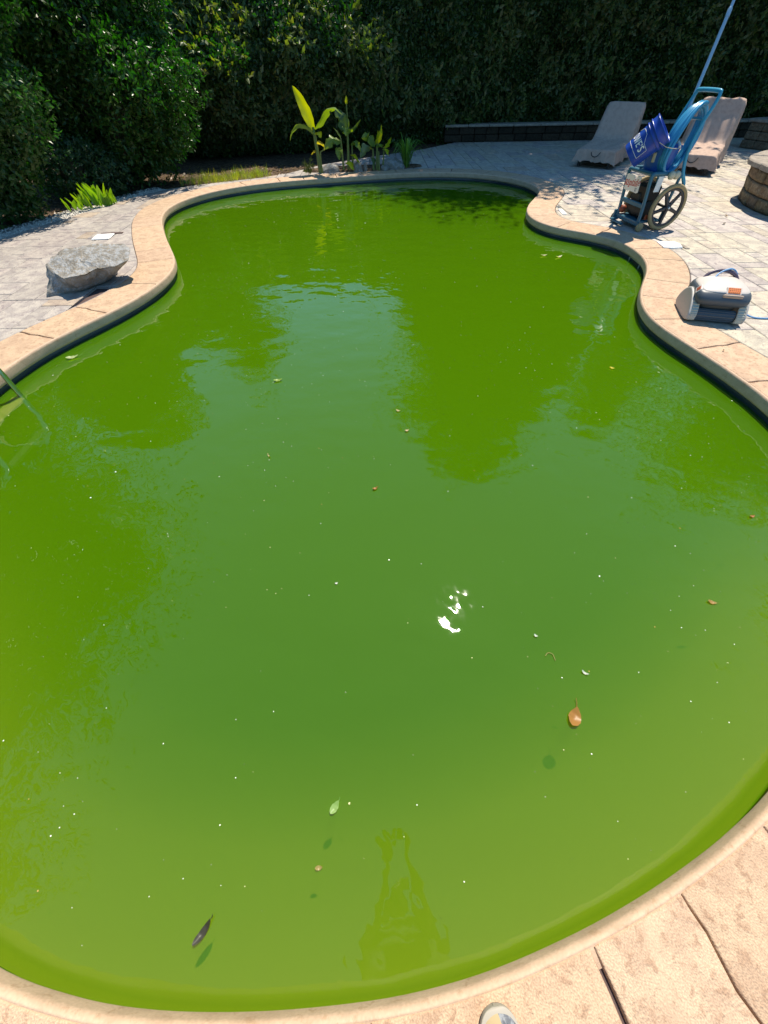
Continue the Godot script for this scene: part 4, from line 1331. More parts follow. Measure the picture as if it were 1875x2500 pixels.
func make_cart() -> void:
	# local: x to the back of the cart, y up, z towards the near wheel
	var base := Transform3D(Basis(Vector3(0.987, 0, -0.16), Vector3.UP, Vector3(0.16, 0, 0.987)), Vector3(3.44, 0, -6.27))
	var o := thing("vacuum_cart", "blue two-wheeled pool vacuum cart with big spoked wheels", "cart", base)
	var b := MB.new()
	b.tube(PackedVector3Array([Vector3(-0.03, 0.065, -0.27), Vector3(-0.03, 0.065, 0.27)]), 0.020, 10)
	obj("front_bar", b, M.frame_blue, o)
	b = MB.new()
	b.box(Transform3D(Basis(), Vector3(0.13, 0.085, 0)), Vector3(0.36, 0.025, 0.44), 0.005)
	obj("base_plate", b, M.frame_blue, o)
	for z in [-0.235, 0.235]:
		b = MB.new()
		b.tube(smooth_path([Vector3(-0.03, 0.06, z), Vector3(-0.045, 0.20, z), Vector3(-0.075, 0.38, z), Vector3(-0.10, 0.53, z * 0.98), Vector3(-0.085, 0.565, z * 0.97), Vector3(0.0, 0.568, z * 0.97), Vector3(0.30, 0.555, z * 0.97)], 5), 0.021, 10)
		obj("front_upright", b, M.frame_blue, o)
		b = MB.new()
		b.tube(PackedVector3Array([Vector3(0.29, 0.555, z), Vector3(0.27, 0.09, z)]), 0.018, 10)
		obj("rear_upright", b, M.frame_blue, o)
	b = MB.new()
	b.tube(PackedVector3Array([Vector3(-0.09, 0.565, -0.23), Vector3(-0.09, 0.565, 0.23)]), 0.022, 10)
	obj("top_bar", b, M.frame_blue, o)
	b = MB.new()
	b.box(Transform3D(Basis(), Vector3(-0.052, 0.255, 0)), Vector3(0.03, 0.045, 0.46), 0.006)
	obj("cross_bar", b, M.frame_blue, o)
	b = MB.new()
	b.box(Transform3D(Basis(), Vector3(0.10, 0.55, 0)), Vector3(0.36, 0.02, 0.44), 0.005)
	obj("top_tray", b, M.frame_blue, o)
	# tall push handle
	b = MB.new()
	b.tube(smooth_path([Vector3(0.40, 0.36, 0.245), Vector3(0.38, 0.46, 0.245), Vector3(0.30, 0.58, 0.235), Vector3(0.255, 0.76, 0.22), Vector3(0.285, 0.97, 0.205), Vector3(0.345, 1.14, 0.20), Vector3(0.365, 1.215, 0.185), Vector3(0.367, 1.235, 0.14), Vector3(0.367, 1.235, -0.14), Vector3(0.365, 1.215, -0.185), Vector3(0.345, 1.14, -0.20), Vector3(0.285, 0.97, -0.205), Vector3(0.255, 0.76, -0.22), Vector3(0.30, 0.58, -0.235), Vector3(0.38, 0.46, -0.245), Vector3(0.40, 0.36, -0.245)], 6), 0.019, 12)
	obj("push_handle", b, M.frame_cyan, o)
	b = MB.new()
	b.tube(PackedVector3Array([Vector3(0.30, 1.02, -0.20), Vector3(0.30, 1.02, 0.20)]), 0.012, 8)
	obj("handle_brace", b, M.frame_cyan, o)
	# big wheels
	for z in [0.275, -0.275]:
		var w := Node3D.new()
		w.position = Vector3(0.27, 0.238, z)
		w.rotation = Vector3(PI / 2, 0, 0)
		put(w, "wheel", o)
		b = MB.new()
		var circle := PackedVector3Array()
		for k in 48: circle.append(Vector3(cos(TAU * k / 48), 0, sin(TAU * k / 48)) * 0.214)
		b.tube(circle, 0.024, 10, true)
		obj("tyre", b, M.tyre, w)
		b = MB.new()
		b.lathe([Vector2(0.196, -0.016), Vector2(0.200, 0.0), Vector2(0.196, 0.016), Vector2(0.176, 0.014), Vector2(0.168, 0.0), Vector2(0.176, -0.014), Vector2(0.196, -0.016)], 48)
		obj("rim", b, M.rim_dark, w)
		b = MB.new()
		b.lathe([Vector2(0.0, 0.034), Vector2(0.026, 0.034), Vector2(0.034, 0.026), Vector2(0.038, 0.012), Vector2(0.038, -0.026), Vector2(0.0, -0.030)], 20)
		obj("hub", b, M.rim_dark, w)
		b = MB.new()
		b.lathe([Vector2(0.0, 0.046), Vector2(0.010, 0.044), Vector2(0.012, 0.030)], 12)
		obj("axle_cap", b, M.white, w)
		for k in 5:
			var a := TAU * k / 5 + 0.35
			b = MB.new()
			var rows := []
			for i in 5:
				var t := i / 4.0
				var r := lerpf(0.024, 0.178, t)
				var hw := lerpf(0.021, 0.013, t) + 0.006 * pow(t, 6)
				var hh := lerpf(0.016, 0.009, t)
				var ring := PackedVector3Array()
				for q in [[-1, -1], [-0.5, -1.3], [0.5, -1.3], [1, -1], [1, 1], [0.5, 1.3], [-0.5, 1.3], [-1, 1]]:
					ring.append(Vector3(cos(a) * r - sin(a) * hw * q[0], hh * q[1], sin(a) * r + cos(a) * hw * q[0]))
				rows.append(ring)
			b.grid(rows, false, true)
			obj("spoke", b, M.rim_dark, w)
	b = MB.new()
	b.tube(PackedVector3Array([Vector3(0.27, 0.238, -0.25), Vector3(0.27, 0.238, 0.25)]), 0.014, 8)
	obj("axle", b, M.motor, o)
	for z in [0.29, -0.29]:
		b = MB.new()
		b.lathe([Vector2(0.0, -0.016), Vector2(0.040, -0.016), Vector2(0.048, -0.010), Vector2(0.048, 0.010), Vector2(0.040, 0.016), Vector2(0.016, 0.018), Vector2(0.014, 0.024), Vector2(0.0, 0.024)], 20, Transform3D(Basis(Vector3.RIGHT, PI / 2 if z > 0 else -PI / 2), Vector3(-0.03, 0.048, z)))
		obj("caster", b, M.tyre if z > 0 else M.motor, o)
	# the foot lever sticking out in front
	b = MB.new()
	b.box(Transform3D(Basis(), Vector3(-0.09, 0.045, -0.20)), Vector3(0.10, 0.02, 0.05), 0.004)
	b.box(Transform3D(Basis(), Vector3(-0.10, 0.03, -0.10)), Vector3(0.05, 0.015, 0.24), 0.004)
	b.box(Transform3D(Basis(), Vector3(-0.06, 0.09, -0.25)), Vector3(0.05, 0.09, 0.03), 0.004)
	obj("foot_lever", b, M.frame_blue, o)
	# motor and pump
	b = MB.new()
	b.lathe([Vector2(0.0, -0.17), Vector2(0.085, -0.17), Vector2(0.10, -0.15), Vector2(0.10, -0.05), Vector2(0.105, -0.045), Vector2(0.105, 0.03), Vector2(0.10, 0.035), Vector2(0.10, 0.13), Vector2(0.08, 0.16), Vector2(0.0, 0.165)], 22, Transform3D(Basis(Vector3.RIGHT, PI / 2), Vector3(0.10, 0.20, 0.0)))
	obj("motor", b, M.motor, o)
	b = MB.new()
	b.box(Transform3D(Basis(), Vector3(0.09, 0.36, 0.02)), Vector3(0.20, 0.16, 0.26), 0.02)
	b.box(Transform3D(Basis(), Vector3(0.02, 0.315, -0.03)), Vector3(0.10, 0.09, 0.18), 0.015)
	obj("pump_housing", b, M.motor, o)
	b = MB.new()
	b.lathe([Vector2(0.0, 0.045), Vector2(0.025, 0.038), Vector2(0.040, 0.02), Vector2(0.045, 0.0), Vector2(0.040, -0.02), Vector2(0.025, -0.038), Vector2(0.0, -0.045)], 16, Transform3D(Basis(), Vector3(-0.01, 0.15, -0.20)))
	obj("float_ball", b, M.orange_dark, o)
	b = MB.new()
	b.box(Transform3D(Basis(), Vector3(0.06, 0.14, 0.235)), Vector3(0.06, 0.05, 0.012), 0.004)
	obj("reflector", b, M.orange_dark, o)
	# name plate in front, notched at the top
	var tilt := Basis(Vector3.BACK, 0.16)
	var plate_at := Transform3D(tilt, Vector3(-0.098, 0.437, -0.075))
	b = MB.new()
	var outline := PackedVector2Array([Vector2(-0.15, -0.075), Vector2(-0.06, -0.085), Vector2(-0.03, -0.075), Vector2(0.12, -0.08), Vector2(0.15, -0.07), Vector2(0.15, 0.03), Vector2(0.135, 0.045), Vector2(0.15, 0.06), Vector2(0.145, 0.08), Vector2(0.08, 0.085), Vector2(0.07, 0.06), Vector2(0.045, 0.048), Vector2(0.02, 0.055), Vector2(0.01, 0.08), Vector2(-0.12, 0.085), Vector2(-0.15, 0.07)])
	var rows := []
	for x in [0.0, -0.006]:
		var ring := PackedVector3Array()
		for p in outline: ring.append(Vector3(x, p.y, p.x))
		rows.append(ring)
	b.grid(rows, false, true)
	for x in [0.0, -0.006]:
		var tri := Geometry2D.triangulate_polygon(outline)
		for k in range(0, tri.size(), 3):
			b.tri(Vector3(x, outline[tri[k]].y, outline[tri[k]].x), Vector3(x, outline[tri[k + 1]].y, outline[tri[k + 1]].x), Vector3(x, outline[tri[k + 2]].y, outline[tri[k + 2]].x))
	var sign_plate := obj("name_plate", b, M.white, o)
	sign_plate.transform = plate_at
	var word := obj("lettering", lettering("Riptide", "Droid Serif", 0.085, 0.002, true, true), M.red, sign_plate)
	word.transform = Transform3D(Basis(Vector3(0, 0.12, 1.0), Vector3(0, 1.0, 0.25), Vector3(-1, 0, 0)), Vector3(-0.0065, 0.010, 0.0))
	word = obj("lettering", lettering("U", "Droid Serif", 0.05, 0.002, false, true), M.navy, sign_plate)
	word.transform = Transform3D(Basis(Vector3(0, 0.05, 1.0), Vector3(0, 1.0, 0), Vector3(-1, 0, 0)), Vector3(-0.0065, -0.048, 0.095))
	b = MB.new()
	b.box(Transform3D(Basis(Vector3.RIGHT, -0.05), Vector3(-0.0065, -0.018, 0.03)), Vector3(0.002, 0.004, 0.15), 0.0005)
	obj("underline", b, M.red, sign_plate)
	# side plate and twin cream knobs
	b = MB.new()
	b.box(Transform3D(Basis(), Vector3(0.035, 0.47, 0.238)), Vector3(0.075, 0.15, 0.008), 0.003)
	obj("side_plate", b, M.white, o)
	for x in [0.135, 0.205]:
		b = MB.new()
		b.lathe([Vector2(0.0, 0.03), Vector2(0.026, 0.028), Vector2(0.040, 0.016), Vector2(0.042, -0.01), Vector2(0.03, -0.03), Vector2(0.0, -0.03)], 18, Transform3D(Basis(Vector3.RIGHT, PI / 2), Vector3(x, 0.555, 0.27)))
		obj("knob", b, M.cream, o)
	# the open blue tub on top
	b = MB.new()
	b.lathe([Vector2(0.0, 0.562), Vector2(0.135, 0.562), Vector2(0.145, 0.58), Vector2(0.168, 0.775), Vector2(0.183, 0.78), Vector2(0.187, 0.79), Vector2(0.183, 0.80), Vector2(0.168, 0.80), Vector2(0.162, 0.78), Vector2(0.142, 0.60), Vector2(0.0, 0.585)], 36, Transform3D(Basis.from_scale(Vector3(1.0, 1, 1.1)), Vector3(0.09, 0, 0)))
	obj("tub", b, M.tub_blue, o)
	b = MB.new()
	b.box(Transform3D(Basis(Vector3.BACK, 0.1), Vector3(-0.055, 0.70, 0.075)), Vector3(0.02, 0.09, 0.04), 0.004)
	obj("tub_label", b, M.cream, o)
	b = MB.new()
	b.tube(smooth_path([Vector3(-0.05, 0.76, 0.03), Vector3(-0.085, 0.79, 0.02), Vector3(-0.10, 0.83, 0.02)], 4), 0.016, 8)
	obj("tub_spout", b, M.frame_blue, o)
	b = MB.new()
	b.lathe([Vector2(0.0, 0.03), Vector2(0.075, 0.03), Vector2(0.09, 0.015), Vector2(0.09, -0.02), Vector2(0.05, -0.03), Vector2(0.0, -0.03)], 22, Transform3D(Basis(Vector3.FORWARD, 1.1), Vector3(0.40, 0.60, -0.10)))
	obj("cord_reel", b, M.black, o)
	# the coiled vacuum hose hung over tub and handle
	b = MB.new()
	var path := []
	var loops := 9
	for k in loops * 20 + 1:
		var t := k / 20.0
		var a := TAU * t
		var j := wob.get_noise_1d(t * 70.0)
		var i := fposmod(t, 1.0)
		var major := 0.305 + j * 0.03 + 0.012 * sin(t * 5)
		var minor := 0.175 + wob.get_noise_1d(t * 90.0 + 400) * 0.05
		var e := Vector2(cos(a) * major, sin(a) * minor)
		var ax := Vector2(0.42, 0.907)
		var p2 := Vector2(0.200, 0.845) + ax * e.x + Vector2(ax.y, -ax.x) * e.y
		path.append(base * Vector3(p2.x, p2.y, 0.10 + (t / loops - 0.5) * 0.10 + wob.get_noise_1d(t * 110.0 + 900) * 0.03 + 0.06 * cos(a + 2.6)))
	b.tube(smooth_path(path, 2), 0.0200, 8)
	tag(obj("vacuum_hose", b, M.hose_blue), "coiled light blue vacuum hose hung over the cart", "hose")
	# telescopic pole standing in the tub
	var po := thing("telescopic_pole", "long pale blue pole standing in the cart, reaching out of the picture", "pole", Transform3D(Basis(), Vector3(3.64, 0.62, -6.30)))
	var lean := Vector3(0.28, 1.21, -0.50).normalized()
	b = MB.new()
	b.tube(PackedVector3Array([Vector3.ZERO, lean * 1.30]), 0.0185, 12)
	obj("outer_tube", b, M.pole, po)
	b = MB.new()
	b.tube(PackedVector3Array([lean * 1.28, lean * 2.6]), 0.0155, 12)
	obj("inner_tube", b, M.pole, po)
	b = MB.new()
	b.lathe([Vector2(0.021, -0.03), Vector2(0.0225, -0.02), Vector2(0.0225, 0.03), Vector2(0.017, 0.045)], 14, aim(lean * 1.28, lean, 1.0))
	obj("lock_collar", b, M.pole, po)

	# the bucket that hangs tilted at the cart's front
	var axis := Vector3(0.62, 0.785, 0.48).normalized()
	var side := axis.cross(Vector3.BACK).normalized()
	var bt := base * Transform3D(Basis(side, axis, side.cross(axis)), Vector3(-0.335, 0.706, 0.0))
	var bu := thing("bucket", "deep blue plastic bucket tilted against the front of the cart", "bucket", bt)
	b = MB.new()
	b.lathe([Vector2(0.0, 0.0), Vector2(0.122, 0.0), Vector2(0.132, 0.006), Vector2(0.146, 0.245), Vector2(0.158, 0.248), Vector2(0.158, 0.258), Vector2(0.148, 0.262), Vector2(0.149, 0.282), Vector2(0.164, 0.286), Vector2(0.164, 0.296), Vector2(0.152, 0.300), Vector2(0.153, 0.348), Vector2(0.160, 0.352), Vector2(0.160, 0.362), Vector2(0.150, 0.364), Vector2(0.147, 0.350), Vector2(0.128, 0.014), Vector2(0.0, 0.010)], 48)
	obj("body", b, M.bucket_blue, bu)
	# print wrapped round the side: name and gabled outline
	var turn := 2.85
	var wrap := func(p: Vector3, y0: float) -> Vector3:
		var y := y0 + p.y
		var r := lerpf(0.132, 0.146, y / 0.245) + 0.0012 + p.z
		var a := turn - p.x / 0.139
		return Vector3(cos(a) * r, y, sin(a) * r)
	var tm: Mesh = lettering("LOWE'S", "Droid Sans", 0.092, 0.001, false, true)
	var arr := tm.surface_get_arrays(0) if tm is ArrayMesh else (tm as TextMesh).get_mesh_arrays()
	var vs: PackedVector3Array = arr[Mesh.ARRAY_VERTEX]
	b = MB.new()
	for p in vs: b.pt((wrap as Callable).call(p * Vector3(0.8, 1, 1), 0.125))
	var idx = arr[Mesh.ARRAY_INDEX]
	if idx == null or idx.size() == 0: idx = PackedInt32Array(range(vs.size()))
	b.ix = idx
	obj("lettering", b, M.white, bu)
	b = MB.new()
	var gable := [Vector2(-0.19, -0.062), Vector2(0.165, -0.062), Vector2(0.165, 0.045), Vector2(0.09, 0.05), Vector2(0.03, 0.098), Vector2(-0.05, 0.098), Vector2(-0.11, 0.05), Vector2(-0.19, 0.045)]
	for k in gable.size():
		var p: Vector2 = gable[k]
		var q: Vector2 = gable[(k + 1) % gable.size()]
		var line := PackedVector3Array()
		for i in 9:
			var m := p.lerp(q, i / 8.0)
			line.append((wrap as Callable).call(Vector3(m.x, m.y, 0.0), 0.120))
		b.tube(line, 0.0022, 5)
	obj("printed_outline", b, M.white, bu)
	b = MB.new()
	b.tube(smooth_path([Vector3(0.0, 0.29, 0.166), Vector3(0.12, 0.33, 0.16), Vector3(0.26, 0.40, 0.10), Vector3(0.30, 0.42, 0.0), Vector3(0.26, 0.40, -0.10), Vector3(0.12, 0.33, -0.16), Vector3(0.0, 0.29, -0.166)], 7), 0.0028, 6)
	obj("bail", b, M.cream, bu)
	b = MB.new()
	b.tube(PackedVector3Array([Vector3(0.293, 0.417, -0.048), Vector3(0.302, 0.42, 0.0), Vector3(0.293, 0.417, 0.048)]), 0.013, 10)
	obj("grip", b, M.white, bu)

func super_ring(y: float, hx: float, hz: float, zc: float, power := 4.0, n := 40) -> PackedVector3Array:
	var r := PackedVector3Array()
	for j in n:
		var a := TAU * j / n
		var c := cos(a)
		var s := sin(a)
		var k := pow(pow(absf(c), power) + pow(absf(s), power), -1.0 / power)
		r.append(Vector3(c * k * hx, y, zc + s * k * hz))
	return r

func make_robot() -> void:
	var o := thing("pool_robot", "grey and white pool cleaning robot with orange filter window on the right coping", "pool cleaner", Transform3D(Basis(Vector3(0.96, 0, 0.28), Vector3.UP, Vector3(-0.28, 0, 0.96)), Vector3(2.945, 0.002, -3.47)))
	var b := MB.new()
	var rows := []
	for d in [[0.045, 0.15, 0.10, -0.02], [0.07, 0.155, 0.125, -0.02], [0.10, 0.158, 0.148, -0.015], [0.130, 0.170, 0.160, -0.01]]: rows.append(super_ring(d[0], d[1], d[2], d[3]))
	b.grid(rows, false, true, true)
	obj("lower_body", b, M.robot_lower, o)
	b = MB.new()
	rows = []
	for d in [[0.122, 0.166, 0.155, -0.01], [0.127, 0.180, 0.170, -0.007], [0.140, 0.196, 0.182, -0.002], [0.165, 0.206, 0.190, 0.0], [0.190, 0.205, 0.186, -0.002], [0.215, 0.196, 0.170, -0.008], [0.226, 0.188, 0.158, -0.012], [0.228, 0.17, 0.14, -0.012]]: rows.append(super_ring(d[0], d[1], d[2], d[3], 7.0))
	b.grid(rows, false, true, true)
	obj("upper_body", b, M.robot_body, o)
	b = MB.new()
	rows = []
	for d in [[0.222, 0.186, 0.160, -0.010], [0.230, 0.187, 0.159, -0.010], [0.239, 0.176, 0.146, -0.016], [0.254, 0.150, 0.120, -0.026], [0.267, 0.112, 0.090, -0.036], [0.274, 0.07, 0.058, -0.042], [0.276, 0.03, 0.024, -0.045]]: rows.append(super_ring(d[0], d[1], d[2], d[3], 4.5))
	b.grid(rows, false, true, true)
	b.fan(rows[6], Vector3(0, 0.2765, -0.045))
	obj("lid", b, M.robot_lid, o)
	# filter window, latch, side window
	var fw := obj("filter_window", plate(Transform3D(Basis(Vector3.RIGHT, 0.60), Vector3(0.045, 0.240, 0.132)), Vector3(0.092, 0.014, 0.052), null, 0.004), M.orange, o)
	b = MB.new()
	for i in 3:
		for j in 6:
			var at := Transform3D(Basis(Vector3.RIGHT, 0.60), Vector3(0.045, 0.240, 0.132)) * Transform3D(Basis(), Vector3((j - 2.5) * 0.0145 + (0.004 if i % 2 else 0.0), 0.0075, (i - 1) * 0.0145))
			b.lathe([Vector2(0.0, 0.0006), Vector2(0.0042, 0.0006), Vector2(0.0042, -0.001)], 8, at)
	obj("holes", b, M.orange_dark, fw)
	obj("window_frame", plate(Transform3D(Basis(Vector3.RIGHT, 0.60), Vector3(0.045, 0.237, 0.130)), Vector3(0.112, 0.012, 0.066), null, 0.004), M.robot_lid, o)
	obj("latch", plate(Transform3D(Basis(Vector3.RIGHT, 0.30), Vector3(0.045, 0.209, 0.170)), Vector3(0.15, 0.026, 0.020), null, 0.006), M.latch, o)
	var sw := Transform3D(Basis(Vector3.BACK, 0.9) * Basis(Vector3.UP, -0.3), Vector3(-0.190, 0.216, 0.070))
	obj("side_frame", plate(sw, Vector3(0.05, 0.010, 0.072), null, 0.004), M.robot_lid, o)
	obj("side_window", plate(sw * Transform3D(Basis(), Vector3(0, 0.004, 0)), Vector3(0.034, 0.008, 0.050), null, 0.003), M.orange_dark, o)
	# tracks with ribs, and side covers
	var prof := [Vector2(0.190, 0.018), Vector2(0.206, 0.040), Vector2(0.196, 0.075), Vector2(0.130, 0.140), Vector2(0.045, 0.186), Vector2(-0.03, 0.195), Vector2(-0.11, 0.160), Vector2(-0.175, 0.095), Vector2(-0.192, 0.045), Vector2(-0.17, 0.018), Vector2(-0.10, 0.006), Vector2(0.10, 0.006)]
	var loop := smooth_path(prof.map(func(p): return Vector3(0, p.y, p.x)), 8, true)
	for s in [-1.0, 1.0]:
		b = MB.new()
		rows = []
		for x in [0.222, 0.214, 0.214, 0.216, 0.218]:
			var ring := PackedVector3Array()
			for p in loop:
				var k: float = [0.0, 0.90, 1.03, 1.03, 0.99][[0.222, 0.214, 0.214, 0.216, 0.218].find(x)]
				ring.append(Vector3(s * x, 0.09 + (p.y - 0.09) * k, p.z * k))
			rows.append(ring)
		rows = []
		for d in [[0.206, 1.02], [0.216, 1.03], [0.221, 1.0], [0.223, 0.9], [0.224, 0.02]]:
			var ring := PackedVector3Array()
			for p in loop: ring.append(Vector3(s * d[0], maxf(0.002, 0.09 + (p.y - 0.09) * d[1]), p.z * d[1]))
			rows.append(ring)
		b.grid(rows, false, true, s < 0)
		obj("side_cover", b, M.robot_side, o)
		b = MB.new()
		rows = []
		for d in [[0.150, 0.96], [0.152, 1.0], [0.206, 1.0], [0.208, 0.96]]:
			var ring := PackedVector3Array()
			for p in loop: ring.append(Vector3(s * d[0], 0.09 + (p.y - 0.09) * d[1], p.z * d[1]))
			rows.append(ring)
		b.grid(rows, false, true, s < 0)
		var total := loop.size()
		for k in range(0, total, 2):
			var p := loop[k]
			var q := loop[(k + 1) % total]
			var t := (q - p).normalized()
			var out := Vector3.RIGHT.cross(t)
			b.box(Transform3D(Basis(Vector3.RIGHT, out, Vector3.RIGHT.cross(out)), Vector3(s * 0.179, maxf(p.y, 0.006), p.z)), Vector3(0.052, 0.012, 0.008), 0.002)
		obj("track", b, M.robot_track, o)
	# front roller brush with ridges
	b = MB.new()
	b.lathe([Vector2(0.0, -0.148), Vector2(0.038, -0.148), Vector2(0.038, 0.148), Vector2(0.0, 0.148)], 24, Transform3D(Basis(Vector3.BACK, PI / 2), Vector3(0, 0.050, 0.150)))
	for k in 14:
		var a := TAU * k / 14
		b.box(Transform3D(Basis(Vector3.RIGHT, a), Vector3(0, 0.050, 0.150) + Vector3(0, cos(a), sin(a)) * 0.040), Vector3(0.29, 0.012, 0.006), 0.002)
	obj("roller_brush", b, M.robot_brush, o)
	# carrying handle and floating cable
	b = MB.new()
	b.tube(smooth_path([Vector3(-0.13, 0.245, -0.11), Vector3(-0.10, 0.278, -0.13), Vector3(-0.04, 0.300, -0.14), Vector3(0.04, 0.300, -0.14), Vector3(0.10, 0.278, -0.13), Vector3(0.13, 0.245, -0.11)], 5), 0.014, 10)
	obj("handle", b, M.robot_handle, o)
	b = MB.new()
	b.tube(smooth_path([Vector3(-0.07, 0.255, -0.05), Vector3(-0.05, 0.285, -0.09), Vector3(0.0, 0.312, -0.12), Vector3(0.06, 0.318, -0.14), Vector3(0.13, 0.27, -0.17), Vector3(0.19, 0.17, -0.15), Vector3(0.24, 0.09, -0.08), Vector3(0.30, 0.03, -0.02), Vector3(0.38, 0.008, 0.0), Vector3(0.50, 0.008, -0.01), Vector3(0.62, 0.008, -0.05), Vector3(0.80, 0.008, -0.14), Vector3(1.1, 0.008, -0.22), Vector3(1.5, 0.008, -0.25)], 7), 0.0065, 8)
	obj("cable", b, M.cable_blue, o)

func make_masonry() -> void:
	# round stone planter at the right
	var c := Vector2(7.12, -6.80)
	var o := thing("stone_planter", "low round planter of rough tan stone blocks with a flagstone top", "planter", Transform3D(Basis(), Vector3(c.x, 0, c.y)))
	var y := 0.0
	for course in 3:
		var h: float = [0.15, 0.145, 0.135][course]
		var a := rng.randf()
		var start := a
		while a < start + TAU - 0.02:
			var w := rng.randf_range(0.15, 0.29)
			if start + TAU - a - w < 0.12: w = start + TAU - a
			var r0 := 1.54 + y * 0.14 + rng.randf_range(-0.012, 0.015)
			var b := MB.new()
			var t := rng.randf_range(0.65, 1.0)
			b.tint = Color(t, t * rng.randf_range(0.92, 1.0), t * rng.randf_range(0.82, 1.0))
			var rows := []
			for i in 7:
				var ring := PackedVector3Array()
				for j in 7:
					var li := mini(i, 6 - i)
					var lj := mini(j, 6 - j)
					var lv := mini(li, lj)
					var fa := a + 0.006 + (w - 0.012) * clampf((i - 1) / 4.0, 0, 1)
					var fy := y + 0.005 + (h - 0.010) * clampf((j - 1) / 4.0, 0, 1)
					var rr: float = r0 + (fy - y) * 0.14 + (-0.10 if lv == 0 else -0.008 if lv == 1 else 0.0)
					if lv > 0: rr += wob.get_noise_3d(cos(fa) * 500, fy * 400, sin(fa) * 500) * 0.020
					ring.append(Vector3(cos(fa) * rr, fy, sin(fa) * rr))
				rows.append(ring)
			b.grid(rows, false, false)
			obj("block", b, M.block, o)
			a += w
		y += h
	for ringk in 3:
		var r1: float = [1.66, 1.06, 0.52][ringk]
		var r0: float = [1.07, 0.53, 0.0][ringk]
		var count: int = [13, 8, 4][ringk]
		for k in count:
			var poly := PackedVector2Array()
			var a0 := TAU * (k + 0.02) / count + ringk * 0.2
			var a1 := TAU * (k + 0.98) / count + ringk * 0.2
			for i in 5:
				var a := lerpf(a0, a1, i / 4.0)
				poly.append(Vector2(cos(a), sin(a)) * (r1 + wob.get_noise_2d(a * 160, ringk * 90.0) * 0.07))
			for i in 5:
				var a := lerpf(a1, a0, i / 4.0)
				poly.append(Vector2(cos(a), sin(a)) * maxf(0.0, r0 + 0.012 + (wob.get_noise_2d(a * 160, ringk * 90.0 + 90.0) * 0.07 if r0 > 0 else 0.0)))
			var b := MB.new()
			slab(b, poly, 0.485 + rng.randf_range(-0.006, 0.006), 0.425, 0.012)
			obj("flagstone", b, M.cap_stone, o)
	var core := MB.new()
	core.lathe([Vector2(1.46, 0.0), Vector2(1.33, 0.424), Vector2(0.0, 0.424)], 40)
	obj("mortar", core, M.joint, o)
	# low wall in front of the hedge
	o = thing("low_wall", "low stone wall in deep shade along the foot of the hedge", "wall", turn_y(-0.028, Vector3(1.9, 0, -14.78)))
	for course in 2:
		var x := 0.0
		while x < 10.6:
			var w := rng.randf_range(0.3, 0.52)
			var b := MB.new()
			var t := rng.randf_range(0.12, 0.2)  # very dark tint: shade under the hedge worked into the stone colour
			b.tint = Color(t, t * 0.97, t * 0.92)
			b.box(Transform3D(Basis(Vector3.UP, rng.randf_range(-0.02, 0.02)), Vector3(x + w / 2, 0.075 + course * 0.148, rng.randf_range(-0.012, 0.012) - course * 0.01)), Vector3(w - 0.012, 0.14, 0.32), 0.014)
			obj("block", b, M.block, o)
			x += w
	var x := 0.0
	while x < 10.5:
		var w := rng.randf_range(0.55, 0.8)
		var b := MB.new()
		b.box(Transform3D(Basis(), Vector3(x + w / 2, 0.325, 0.0)), Vector3(w - 0.01, 0.05, 0.40), 0.012)
		obj("cap_stone", b, M.cap_stone, o)
		x += w
	# square pier beyond the planter
	o = thing("stone_pier", "short square stone pier behind the round planter at the right edge", "pier", turn_y(0.35, Vector3(9.45, 0, -12.55)))
	for course in 3:
		for k in 4:
			var b := MB.new()
			var t := rng.randf_range(0.65, 0.95)
			b.tint = Color(t, t * 0.96, t * 0.9)
			var q: Array = [[-1, -1], [1, -1], [1, 1], [-1, 1]][k]
			b.box(Transform3D(Basis(), Vector3(q[0] * 0.172, 0.075 + course * 0.148, q[1] * 0.172)), Vector3(0.335, 0.14, 0.335), 0.016)
			obj("block", b, M.block, o)
	var b := MB.new()
	b.box(Transform3D(Basis(), Vector3(0, 0.475, 0)), Vector3(0.76, 0.06, 0.76), 0.014)
	obj("cap_stone", b, M.cap_stone, o)

func floating_leaf(label: String, category: String, x: float, z: float, turn: float, length: float, width: float, col: Color, curl: float, m: Material, stalk := 0.0, group := "") -> void:
	var o := thing("floating_leaf", label, category, turn_y(turn, Vector3(x, WATER_Y + 0.003, z)), group)
	var h := length / 2
	broad_leaf(o, "blade", [Vector3(-h, 0.004 + curl * length * 0.5, 0), Vector3(-h * 0.3, 0.001, curl * length * 0.15), Vector3(h * 0.3, 0.001, curl * length * 0.15), Vector3(h, 0.004 + curl * length * 0.5, 0)], width, Vector3(0, 0, 1), col, m, 0.25, 0.0, int(x * 1000 + z * 77))
	if stalk > 0:
		var b := MB.new()
		b.tint = col
		b.tube(smooth_path([Vector3(h - 0.002, 0.004, 0), Vector3(h + stalk * 0.5, 0.006, -stalk * 0.12), Vector3(h + stalk, 0.010, -stalk * 0.4)], 4), 0.0011, 5)
		obj("stalk", b, m, o)

